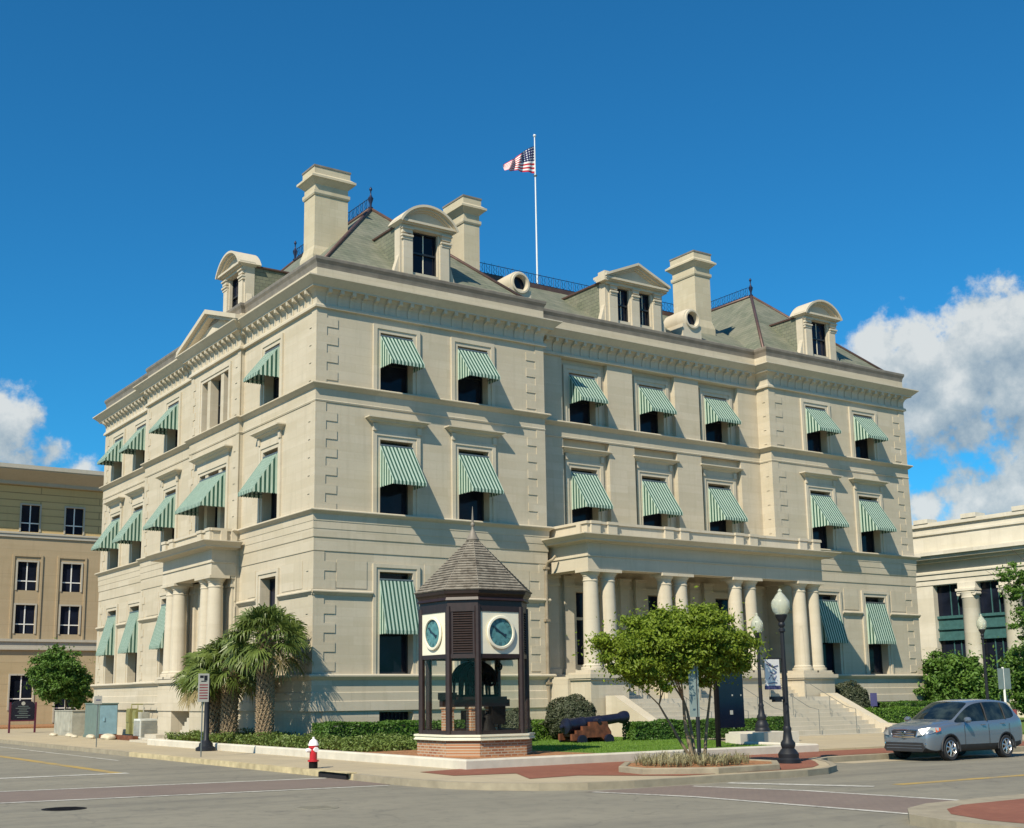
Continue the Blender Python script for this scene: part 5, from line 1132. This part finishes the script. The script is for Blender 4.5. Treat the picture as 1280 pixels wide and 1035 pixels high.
    for xw in (-1.36, 1.26):
        for sg in (-1, 1):
            T = (lambda a, b__, c, xw=xw, sg=sg: (xw+a, sg*(.66+c), .335+b__))
            w = MB(T); w.lathe([(.20,.02), (.30,.0), (.325,.03), (.335,.08), (.335,.17), (.325,.22), (.30,.245), (.225,.235), (.215,.20)], seg=36, cap=False); wo = w.build('wheel', 'rubber', S)
            w = MB(T); w.lathe([(.215,.20), (.228,.235), (.215,.24), (.19,.19), (.19,.05)], seg=36, cap=False)
            for q_ in range(7):
                an = q_*2*math.pi/7; w.tube([(.04*math.cos(an), .04*math.sin(an), .215), (.12*math.cos(an+.05), .12*math.sin(an+.05), .225), (.205*math.cos(an+.08), .205*math.sin(an+.08), .205)], [.032, .026, .03], 6)
            w.lathe([(.01,.23), (.055,.228), (.06,.20)], seg=16); w.build('rim', 'alloy', wo)
            w = MB(T); w.lathe([(.0,.05), (.20,.05), (.20,.08), (.0,.08)], seg=24, smooth=False); w.build('brake_disc', 'cast_dark', wo)
            w = MB(T); pts = [(.405*math.cos(R(a_)), .405*math.sin(R(a_)), .235) for a_ in range(-12, 193, 8)]; w.tube(pts, .028, 6); w.build('arch_trim', 'plastic_dark', S)
    # nose details
    def hw_at(x): return .88
    w = MB()
    for i, z in enumerate((.70, .755, .81)): w.tube([(-2.262+.01*i, -.36, z), (-2.285+.012*i, 0, z), (-2.262+.01*i, .36, z)], .017, 6)
    w.tube([(-2.25,-.40,.67), (-2.23,-.44,.76), (-2.20,-.42,.86), (-2.23,0,.88), (-2.20,.42,.86), (-2.23,.44,.76), (-2.25,.40,.67), (-2.27,0,.66), (-2.25,-.40,.67)], .016, 6)
    w.build('grille', 'chrome', S)
    w = MB(); w.prism([(-.40,.68), (.40,.68), (.42,.85), (-.42,.85)], -2.262, -2.20, ax=0); w.build('grille_backing', 'plastic_dark', S)
    w = MB(lambda a, b__, c: (-2.285-c, a, .765+b__)); w.lathe([(.035,0), (.055,0), (.055,.02), (.035,.02), (.035,0)], seg=18, smooth=False, cap=False); w.box(-.03, -.018, -.035, .035, 0, .02); w.box(.018, .03, -.035, .035, 0, .02); w.box(-.018, .018, -.008, .008, 0, .02); w.build('front_badge', 'chrome', S)
    for sg in (-1, 1):
        w = MB(); P = [(-2.285, .46*sg, .70), (-2.24, .62*sg, .715), (-2.12, .79*sg, .75), (-1.86, .905*sg, .84), (-1.84, .885*sg, .925), (-2.05, .76*sg, .925), (-2.235, .50*sg, .87)]
        w.v = [Vector(p)*1.0 for p in P]; w.v = [tuple(p+Vector((-.03, .02*sg, .015))) for p in w.v]; w.f = [tuple(range(7))]; w.m = [0]; w.sm = [False]; w.build('headlight', 'lamp_lens', S)
        w = MB(); w.add([(-1.99, .895*sg, .80), (-1.82, .935*sg, .85), (-1.80, .915*sg, .93), (-1.96, .86*sg, .93)], [(0,1,2,3)]); w.build('indicator', 'amber', S)
        w = MB(); w.lathe([(.01,-.01), (.06,.0), (.06,.03), (.01,.035)], (0,0,0), 14); o = w.build('fog_lamp', 'chrome', S, (-2.19, .66*sg, .47)); o.rotation_euler = (0, R(-90), R(-20*-sg))
        w = MB(); w.lathe([(.02,-.1), (.09,-.06), (.115,0), (.10,.07), (.04,.1)], (0,0,0), 14); o = w.build('wing_mirror', 'car_paint', S, (-.72, 1.03*sg, 1.13)); o.rotation_euler = (R(90), 0, 0); o.scale = (.7, .75, 1.15)
        w = MB(); w.tube([(.10, .935*sg, .98), (.24, .945*sg, .985)], .018, 6); w.build('door_handle', 'car_paint', S)
        w = MB(); w.tube([(1.05, .935*sg, 1.0), (1.19, .94*sg, 1.005)], .018, 6); w.build('door_handle', 'car_paint', S)
        for x_ in (-.72, .42, 1.42):   # door shut lines
            w = MB(); w.tube([(x_, .918*sg, .36), (x_+.01, .926*sg, .6), (x_+.01, .922*sg, .85), (x_+.03, .905*sg, 1.0)], .005, 4); w.build('door_gap', 'plastic_dark', S)
        w = MB(); w.tube([(.40, .893*sg, 1.08), (.44, .785*sg, 1.40), (.45, .695*sg, 1.60)], .024, 6); w.build('door_pillar', 'plastic_dark', S); w = MB(); w.tube([(1.30, .885*sg, 1.12), (1.34, .78*sg, 1.39), (1.34, .685*sg, 1.59)], .020, 6); w.build('door_pillar', 'plastic_dark', S)
        w = MB(); w.box(2.14, 2.20, .60*sg-.10, .60*sg+.10, 1.0, 1.38); w.build('tail_light', 'sign_red', S)
    w = MB(); w.prism([(-.62,.27), (.62,.27), (.70,.36), (.62,.52), (-.62,.52), (-.70,.36)], -2.285, -2.12, ax=0); w.build('air_intake', 'plastic_dark', S)
    for z_ in (.36, .44): w = MB(); w.box(-2.292, -2.28, -.6, .6, z_, z_+.012); w.build('intake_bar', 'car_paint', S)
    w = MB(); w.box(2.262, 2.285, -.16, .16, .82, .94); w.build('rear_plate', 'sign_white', S)
    return S
suv((11.95, -18.6, 0), 0, 'silver blue SUV with dark windows parked at the kerb in the bay')

# ================================================================ VEGETATION
def leaves(mb, blobs, size, mats=1, shell=.55, seed=1, flat=0, loose=False):
    r_ = random.Random(seed); cos, sin = math.cos, math.sin
    for (cx, cy, cz, rx, ry, rz, n) in blobs:
        for _ in range(n):
            if loose:
                d = Vector((r_.gauss(0, 1), r_.gauss(0, 1), r_.gauss(0, 1))); p = Vector((cx+d.x*rx*.5, cy+d.y*ry*.5, cz+d.z*rz*.5)); d = d.normalized()*.5
            else:
                u, t = r_.uniform(-1, 1), r_.uniform(0, 2*math.pi); s_ = math.sqrt(1-u*u); rad = shell+(1-shell)*r_.random()**.6
                d = Vector((s_*cos(t), s_*sin(t), u)); wv = 1+.05*math.sin(d.x*7+cx)+.05*math.sin(d.z*9+d.y*5); rad *= wv; p = Vector((cx+d.x*rx*rad, cy+d.y*ry*rad, cz+d.z*rz*rad))
            nn = (d+Vector((r_.gauss(0,.6), r_.gauss(0,.6), r_.gauss(0,.6)+.35))).normalized()
            a = nn.orthogonal().normalized(); a = Matrix.Rotation(r_.uniform(0, 6.28), 3, nn) @ a; b_ = nn.cross(a); k = size*r_.uniform(.6, 1.35)
            o = len(mb.v); mb.v += [tuple(p-a*k), tuple(p+b_*k*.45+nn*k*.15), tuple(p+a*k), tuple(p-b_*k*.45+nn*k*.15)]; mb.f.append((o, o+1, o+2, o+3)); mb.m.append(r_.randrange(mats)); mb.sm.append(False)
def boxleaves(mb, x0, x1, y0, y1, z0, z1, n, size, seed=1, rough=.05):
    r_ = random.Random(seed); A_ = [(x1-x0)*(z1-z0), (x1-x0)*(z1-z0), (y1-y0)*(z1-z0), (y1-y0)*(z1-z0), (x1-x0)*(y1-y0)]; tot = sum(A_)
    for _ in range(n):
        q_ = r_.uniform(0, tot); f = 0
        while q_ > A_[f]: q_ -= A_[f]; f += 1
        u, v, dp = r_.random(), r_.random(), abs(r_.gauss(0, rough))
        x, y, z = x0+u*(x1-x0), y0+u*(y1-y0), z0+v*(z1-z0); wv_ = .04*math.sin(x*2.1+y*1.7)+.03*math.sin(x*5.3+1)
        if f == 0: p, d = (x, y0+dp+wv_*.6, z), (0,-1,0)
        elif f == 1: p, d = (x, y1-dp, z), (0,1,0)
        elif f == 2: p, d = (x0+dp, y, z), (-1,0,0)
        elif f == 3: p, d = (x1-dp, y, z), (1,0,0)
        else: p, d = (x0+u*(x1-x0), y0+v*(y1-y0), z1-dp+wv_), (0,0,1)
        p = Vector(p); nn = (Vector(d)+Vector((r_.gauss(0,.55), r_.gauss(0,.55), r_.gauss(0,.55)+.2))).normalized()
        a = nn.orthogonal().normalized(); a = Matrix.Rotation(r_.uniform(0, 6.28), 3, nn) @ a; b_ = nn.cross(a); k = size*r_.uniform(.6, 1.3)
        o = len(mb.v); mb.v += [tuple(p-a*k), tuple(p+b_*k*.5), tuple(p+a*k), tuple(p-b_*k*.5)]; mb.f.append((o, o+1, o+2, o+3)); mb.m.append(0); mb.sm.append(False)
def hedge(x0, x1, y0, y1, z0, z1, m, label, n, seed=1, size=.045):
    Hg = thing('hedge', label, 'hedge', ((x0+x1)/2, (y0+y1)/2, z0)); cx, cy = (x0+x1)/2, (y0+y1)/2
    w = MB(); boxleaves(w, x0-cx, x1-cx, y0-cy, y1-cy, 0, z1-z0, n, size, seed); w.build('foliage', m, Hg, recalc=False)
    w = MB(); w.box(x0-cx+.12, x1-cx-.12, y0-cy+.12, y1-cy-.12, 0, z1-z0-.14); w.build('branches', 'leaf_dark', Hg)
def shrub(loc, rx, ry, rz, m, label, n, size=.05, seed=1, cat='shrub'):
    Sh = thing('shrub', label, cat, loc); w = MB(); leaves(w, [(0, 0, rz*.92, rx, ry, rz, n)], size, 1, .82, seed); w.build('foliage', m, Sh, recalc=False)
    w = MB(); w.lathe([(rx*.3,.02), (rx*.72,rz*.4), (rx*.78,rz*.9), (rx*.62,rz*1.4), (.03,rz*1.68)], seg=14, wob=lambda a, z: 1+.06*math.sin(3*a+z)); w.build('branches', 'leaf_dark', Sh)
hedge(-.55, 5.2, -2.35, -1.1, .3, 1.07, 'leaf_hedge', 'dark green clipped hedge under the near corner windows', 15000, 1)
hedge(5.4, 10.0, -3.9, -3.0, .3, 1.02, 'leaf_hedge_light', 'yellowish hedge between the clock kiosk and the round bush', 9000, 2)
hedge(9.3, 17.3, -7.25, -6.55, .3, .98, 'leaf_hedge', 'low clipped hedge behind the cannon in front of the stairs', 20000, 3)
hedge(25.3, 34.5, -4.9, -3.9, .3, 1.22, 'leaf_hedge_light', 'bright green hedge right of the stairs', 20000, 4)
hedge(30.2, 37.5, -2.2, -1.2, .3, 1.45, 'leaf_hedge', 'darker hedge behind the bright one at the right corner', 14000, 5)
shrub((8.5, -4.6, .3), .98, .98, .86, 'leaf_dark', 'round dark purplish bush left of the cannon', 11000, .05, 2)
shrub((5.9, -4.6, .3), .62, .62, .62, 'leaf_dark', 'small dark bush just right of the clock kiosk', 4500, .045, 3)
shrub((27.1, -1.9, .3), 1.15, 1.0, 1.12, 'leaf_dark', 'dark brown bush at the right end of the porch', 9000, .06, 4)
shrub((38.6, -6.4, .3), .8, .8, .72, 'leaf_red', 'reddish bush behind the rear of the silver car', 4500, .06, 5)
def cover(name, poly_pts, label, m, n, hgt, size, seed):
    w = MB(); r_ = random.Random(seed); x0, x1 = min(p[0] for p in poly_pts), max(p[0] for p in poly_pts); y0, y1 = min(p[1] for p in poly_pts), max(p[1] for p in poly_pts)
    def inside(x, y):
        c = False; j = len(poly_pts)-1
        for i in range(len(poly_pts)):
            (xi, yi), (xj, yj) = poly_pts[i], poly_pts[j]
            if (yi > y) != (yj > y) and x < (xj-xi)*(y-yi)/(yj-yi)+xi: c = not c
            j = i
        return c
    k = 0
    while k < n:
        x, y = r_.uniform(x0, x1), r_.uniform(y0, y1)
        if not inside(x, y): continue
        k += 1; hh_ = hgt*(.55+.45*math.sin(x*1.9+y*1.3)*math.sin(y*.9-x)+.25*math.sin(x*5+y*4)); z = .31+max(.02, hh_)*r_.random()**.6
        p = Vector((x, y, z)); nn = Vector((r_.gauss(0,.7), r_.gauss(0,.7), .7)).normalized(); a = nn.orthogonal().normalized(); a = Matrix.Rotation(r_.uniform(0,6.28), 3, nn) @ a; b_ = nn.cross(a); q_ = size*r_.uniform(.6, 1.3)
        o = len(w.v); w.v += [tuple(p-a*q_), tuple(p+b_*q_*.45), tuple(p+a*q_), tuple(p-b_*q_*.45)]; w.f.append((o, o+1, o+2, o+3)); w.m.append(0); w.sm.append(False)
    tag(w.build(name, m, recalc=False), label, 'ground cover', kind='stuff')
cover('ground_cover', [(-2.65, 8.3), (-2.65, -4.2), (-2.2, -8.3), (.6, -7.8), (1.7, -2.4), (-.6, -2.4), (-.25, 0), (-.25, 8.3)], 'leafy green ground cover below the palms and in front of the corner hedge', 'leaf_cover', 34000, .42, .055, 3)
# lawn blades
w = MB(); r_ = random.Random(5)
for _ in range(42000):
    x, y = r_.uniform(1.6, 11.4), r_.uniform(-14.7, -3.4)
    if x > 9.4 and y < -12.0+(x-9.4)*1.4: continue
    if x < 2.5 and y < -9: continue
    a = r_.uniform(0, 6.28); h_ = r_.uniform(.02, .05); dx, dy = .012*math.cos(a), .012*math.sin(a); lx, ly = r_.gauss(0, .015), r_.gauss(0, .015)
    o = len(w.v); w.v += [(x-dx, y-dy, .305), (x+dx, y+dy, .305), (x+lx, y+ly, .31+h_)]; w.f.append((o, o+1, o+2)); w.m.append(0); w.sm.append(False)
tag(w.build('grass', 'grass_blade', recalc=False), 'short green lawn grass around the cannon', 'grass', kind='stuff')

# trees
def limb(mb, p0, d, ln, r0, depth, r_, tips, bend=.35):
    p = Vector(p0); d = Vector(d).normalized(); pts = [p.copy()]; rs = [r0]; n = 5
    for i in range(n):
        d = (d+Vector((r_.gauss(0,.12), r_.gauss(0,.12), .05))*bend*1.5).normalized(); p = p+d*ln/n; pts.append(p.copy()); rs.append(r0*(1-.5*(i+1)/n))
    mb.tube(pts, rs, 7)
    if depth == 0: tips.append(p.copy()); return
    for k in range(r_.choice((2, 3))):
        a = Matrix.Rotation(r_.uniform(0, 6.28), 3, 'Z') @ Vector((.75, 0, 0)); limb(mb, p, d+a+Vector((0,0,.12)), ln*.62, rs[-1]*.8, depth-1, r_, tips, bend)
def tree(name, label, loc, stems, blobs, lm, leaf, nleaf, bark='bark', seed=1, cat='tree', shell=.35, group=None):
    Tr = thing(name, label, cat, loc, 0, group); r_ = random.Random(seed); w = MB(); tips = []
    for p0, d, ln, r0, dep in stems: limb(w, p0, d, ln, r0, dep, r_, tips)
    w.build('trunk', bark, Tr)
    c = MB(); B = []
    tot = sum(b_[3]*b_[4]*b_[5] for b_ in blobs)
    for b_ in blobs:   # break every mass up into twig clusters with gaps between
        nb = max(8, int(260*b_[3]*b_[4]*b_[5]/tot)); per = nleaf*b_[3]*b_[4]*b_[5]/tot/nb
        for _ in range(nb):
            u, t = r_.uniform(-1, 1), r_.uniform(0, 6.28); s_ = math.sqrt(1-u*u); q_ = .25+.85*r_.random()**.6; k = r_.uniform(.09, .22)
            kk = k*(b_[3]*b_[4]*b_[5])**.333; B.append((b_[0]+s_*math.cos(t)*b_[3]*q_, b_[1]+s_*math.sin(t)*b_[4]*q_, b_[2]+u*b_[5]*q_, kk*1.3, kk*1.3, kk*.7, int(per*r_.uniform(.5, 1.5))))
    for b_ in blobs: B.append((b_[0], b_[1], b_[2], b_[3]*.80, b_[4]*.80, b_[5]*.78, int(.28*nleaf*b_[3]*b_[4]*b_[5]/tot)))
    leaves(c, B, leaf, 1, shell, seed+7, 0, True); c.build('crown', lm, Tr, recalc=False)
    return Tr
tree('crepe_myrtle', 'small crepe myrtle with several slender trunks and yellow-green crown in the kerb planter', (1.45, -18.7, .2),
     [((0,0,0), (-.22,.0,1), 1.6, .065, 2), ((.10,.05,0), (.03,.15,1), 1.7, .055, 2), ((-.06,.08,.2), (-.55,.2,1), 1.5, .045, 2), ((.45,.1,0), (.10,.1,1), 1.9, .05, 2)],
     [(-1.25,.2,2.80,1.35,1.2,.72), (-.1,.1,3.05,1.5,1.3,.85), (.95,-.1,2.95,1.0,1.0,.65), (-1.3,.1,2.25,.8,.8,.45), (.3,0,2.45,1.3,1.0,.45), (-.3,.2,3.4,1.15,1.0,.45), (1.75,0,3.1,.35,.4,.2)], 'leaf_myrtle', .052, 95000, 'bark', 4)
tree('street_tree', 'bushy green tree in front of the brown office block on the left', (3.2, 44, .2), [((0,0,0), (-.1,0,1), 1.8, .09, 2), ((.1,0,0), (.25,.1,1), 1.8, .07, 2)],
     [(-.7,0,3.5,1.7,1.6,1.6), (-1.2,0,2.9,1.3,1.2,1.0), (.5,0,2.6,1.1,1.2,1.1), (-.7,0,4.6,.9,.9,.8), (.9,0,1.9,.7,.8,.7)], 'leaf_oak', .11, 26000, 'bark', 9)
tree('garden_tree', 'low round dark green tree touching the corner of the columned building', (36.6, -1.0, .3), [((0,0,0), (0,0,1), 1.2, .12, 2)],
     [(0,0,2.0,2.0,2.0,1.6), (-.9,0,1.5,1.2,1.2,1.2), (1.1,0,1.5,1.2,1.2,1.2)], 'leaf_oak', .11, 26000, 'bark_dark', 11)
tree('garden_tree', 'broad yellow-green tree at the right edge in front of the columns', (41.5, -2.8, .3), [((0,0,0), (0,0,1), 1.4, .14, 2)],
     [(0,0,2.5,2.3,2.0,1.9), (-1.1,0,1.5,1.3,1.2,1.1), (1.6,0,1.9,1.6,1.5,1.3), (3.5,0,2.2,1.8,1.8,1.8)], 'leaf_oak', .10, 34000, 'bark_dark', 12)
tree('shade_tree', 'tall tree whose drooping branches hang in at the right edge of the photo', (41.8, -6.0, .2), [((0,0,0), (-.05,0,1), 3.8, .2, 2), ((-.2,.1,3.6), (-.9,.25,.75), 3.6, .09, 2)],
     [(-4.8,1.5,7.6,.9,.8,.5), (-4.5,1.6,6.7,.7,.7,.7), (-4.3,1.4,5.4,.7,.7,.9), (-3.8,1.2,4.5,.7,.7,.6), (-2.6,.7,7.6,1.3,1.1,.8), (0,0,7.3,2.2,2.0,1.6)], 'leaf_oak', .09, 34000, 'bark_dark', 13)
# palms
def palm(loc, hgt, rc, label, seed, nf=66, lean=(0,0)):
    Pm = thing('cabbage_palm', label, 'palm tree', loc, 0, 'cabbage palms by the courthouse wall'); r_ = random.Random(seed)
    w = MB(); prof = [(.30,0), (.27,.4), (.25,1.0), (.24,hgt*.7), (.22,hgt)]; w.lathe(prof, seg=16); w.build('trunk', 'bark_dark', Pm)
    w = MB(); n_ = int(hgt*13)
    for i in range(n_):      # criss-cross leaf boots
        for k in range(7):
            a = 2*math.pi*(k+(.5 if i % 2 else 0))/7+i*.07; z = .08+i*hgt/n_; rr = .255
            for sg in (-1, 1):
                p0 = Vector((rr*math.cos(a), rr*math.sin(a), z)); p1 = Vector(((rr+.05)*math.cos(a+sg*.42), (rr+.05)*math.sin(a+sg*.42), z+.19)); p2 = p1+Vector((math.cos(a+sg*.42)*.06, math.sin(a+sg*.42)*.06, .04))
                w.tube([p0, p1, p2], [.032, .026, .006], 4, smooth=False)
    w.build('leaf_boots', 'palm_boot', Pm)
    live, dead, stem = MB(), MB(), MB()
    for i in range(nf):
        t = (i+.5)/nf; el = R(86-112*t+r_.gauss(0, 9)); az = i*2.399+r_.uniform(-.2, .2); pl = rc*(.50+.12*r_.random())*(.78+.3*math.cos(el))
        d = Vector((math.cos(az)*math.cos(el), math.sin(az)*math.cos(el), math.sin(el))); base = Vector((.12*math.cos(az), .12*math.sin(az), hgt+.08-.35*t))
        tip = base+d*pl+Vector((0,0,-.10*pl*(1+.6*t))); mid = base.lerp(tip, .5)+Vector((0,0,.08)); stem.tube([base, mid, tip], [.022, .014, .010], 4)
        m = dead if (t > .97 or r_.random() < .02) else live
        d = (tip-mid).normalized(); side = d.cross(Vector((0,0,1))).normalized(); up = side.cross(d).normalized(); roll = r_.gauss(0, .8); side, up = side*math.cos(roll)+up*math.sin(roll), up*math.cos(roll)-side*math.sin(roll)
        ns = 22
        for k in range(ns):
            an = R(-118+236*k/(ns-1)+r_.gauss(0, 3)); ll = rc*(.46-.10*abs(an)/2.2)*r_.uniform(.75, 1.1); dr = d*math.cos(an)+side*math.sin(an)
            fold = up*(.20*math.sin(abs(an)*.9)); wv_ = .023*rc/1.2
            q0 = tip; q1 = tip+(dr+fold)*ll*.5+Vector((0,0,-.03)); q2 = tip+(dr+fold*.5)*ll*.85+Vector((0,0,-.20*ll-.03)); q3 = tip+dr*ll*.96+Vector((0,0,-.55*ll*r_.uniform(.5,1.2)))
            sv = (up*.35+dr.cross(up)).normalized(); o = len(m.v)
            m.v += [tuple(q0-sv*.004), tuple(q0+sv*.004), tuple(q1-sv*wv_), tuple(q1+sv*wv_), tuple(q2-sv*wv_*.6), tuple(q2+sv*wv_*.6), tuple(q3)]
            m.f += [(o, o+1, o+3, o+2), (o+2, o+3, o+5, o+4), (o+4, o+5, o+6)]; m.m += [0]*3; m.sm += [False]*3
    live.build('fronds', 'leaf_palm', Pm, recalc=False); dead.build('dead_fronds', 'leaf_palm_dead', Pm, recalc=False); stem.build('leaf_stalks', 'leaf_hedge_light', Pm)
palm((-1.75, .25, .3), 3.9, 1.6, 'taller cabbage palm with criss-cross trunk, nearer the courthouse corner', 3, 92)
palm((-1.9, 3.2, .3), 2.9, 1.62, 'shorter cabbage palm in shade, left of the taller one', 8, 88)
palm((-2.0, 4.5, .3), 2.75, 1.45, 'lowest cabbage palm, farthest left beside the porch steps', 12, 66)
# kerb planter with dry grasses
w = MB(); PP = [(-1.15,-18.9), (-1.35,-20.0), (.1,-20.95), (2.2,-20.85), (3.35,-19.7), (3.35,-17.9), (2.2,-17.2), (.2,-17.5)]
w.sweep(PP, [(0,.10), (0,.27), (-.02,.29), (-.15,.29), (-.17,.27), (-.17,.10)]); tag(w.build('planter_kerb', 'kerb'), 'low concrete planter edge round the small tree at the street corner', 'planter')
k = MB(); k.add([(1.05+(x-1.05)*.93, -19.1+(y+19.1)*.93, .26) for x, y in PP], [tuple(range(8))]); tag(k.build('planter_soil', 'mulch', recalc=False), kind='structure')
w = MB(); r_ = random.Random(21)
for _ in range(210):
    t = r_.uniform(0, 6.28); q_ = math.sqrt(r_.random())*.8; cx_, cy_ = 1.05+2.0*q_*math.cos(t), -19.1+1.45*q_*math.sin(t)
    tl = r_.uniform(.35, 1.1)
    for _ in range(20):
        a = r_.uniform(0, 6.28); l_ = r_.uniform(.12, .40)*tl; le = r_.uniform(.2, 1.0); dx, dy = math.cos(a), math.sin(a); ww = .006
        p = [(cx_, cy_, .26), (cx_+dx*l_*le*.4, cy_+dy*l_*le*.4, .26+l_*.7), (cx_+dx*l_*le*1.1, cy_+dy*l_*le*1.1, .26+l_*(.95-.3*le))]; o = len(w.v)
        w.v += [(p[0][0]-dy*ww, p[0][1]+dx*ww, p[0][2]), (p[0][0]+dy*ww, p[0][1]-dx*ww, p[0][2]), (p[1][0]+dy*ww, p[1][1]-dx*ww, p[1][2]), (p[1][0]-dy*ww, p[1][1]+dx*ww, p[1][2]), p[2]]
        w.f += [(o, o+1, o+2, o+3), (o+3, o+2, o+4)]; w.m += [0, 0]; w.sm += [False, False]
tag(w.build('ornamental_grass', 'leaf_dry', recalc=False), 'dry straw-coloured tufts of grass in the kerb planter', 'grass', kind='stuff')
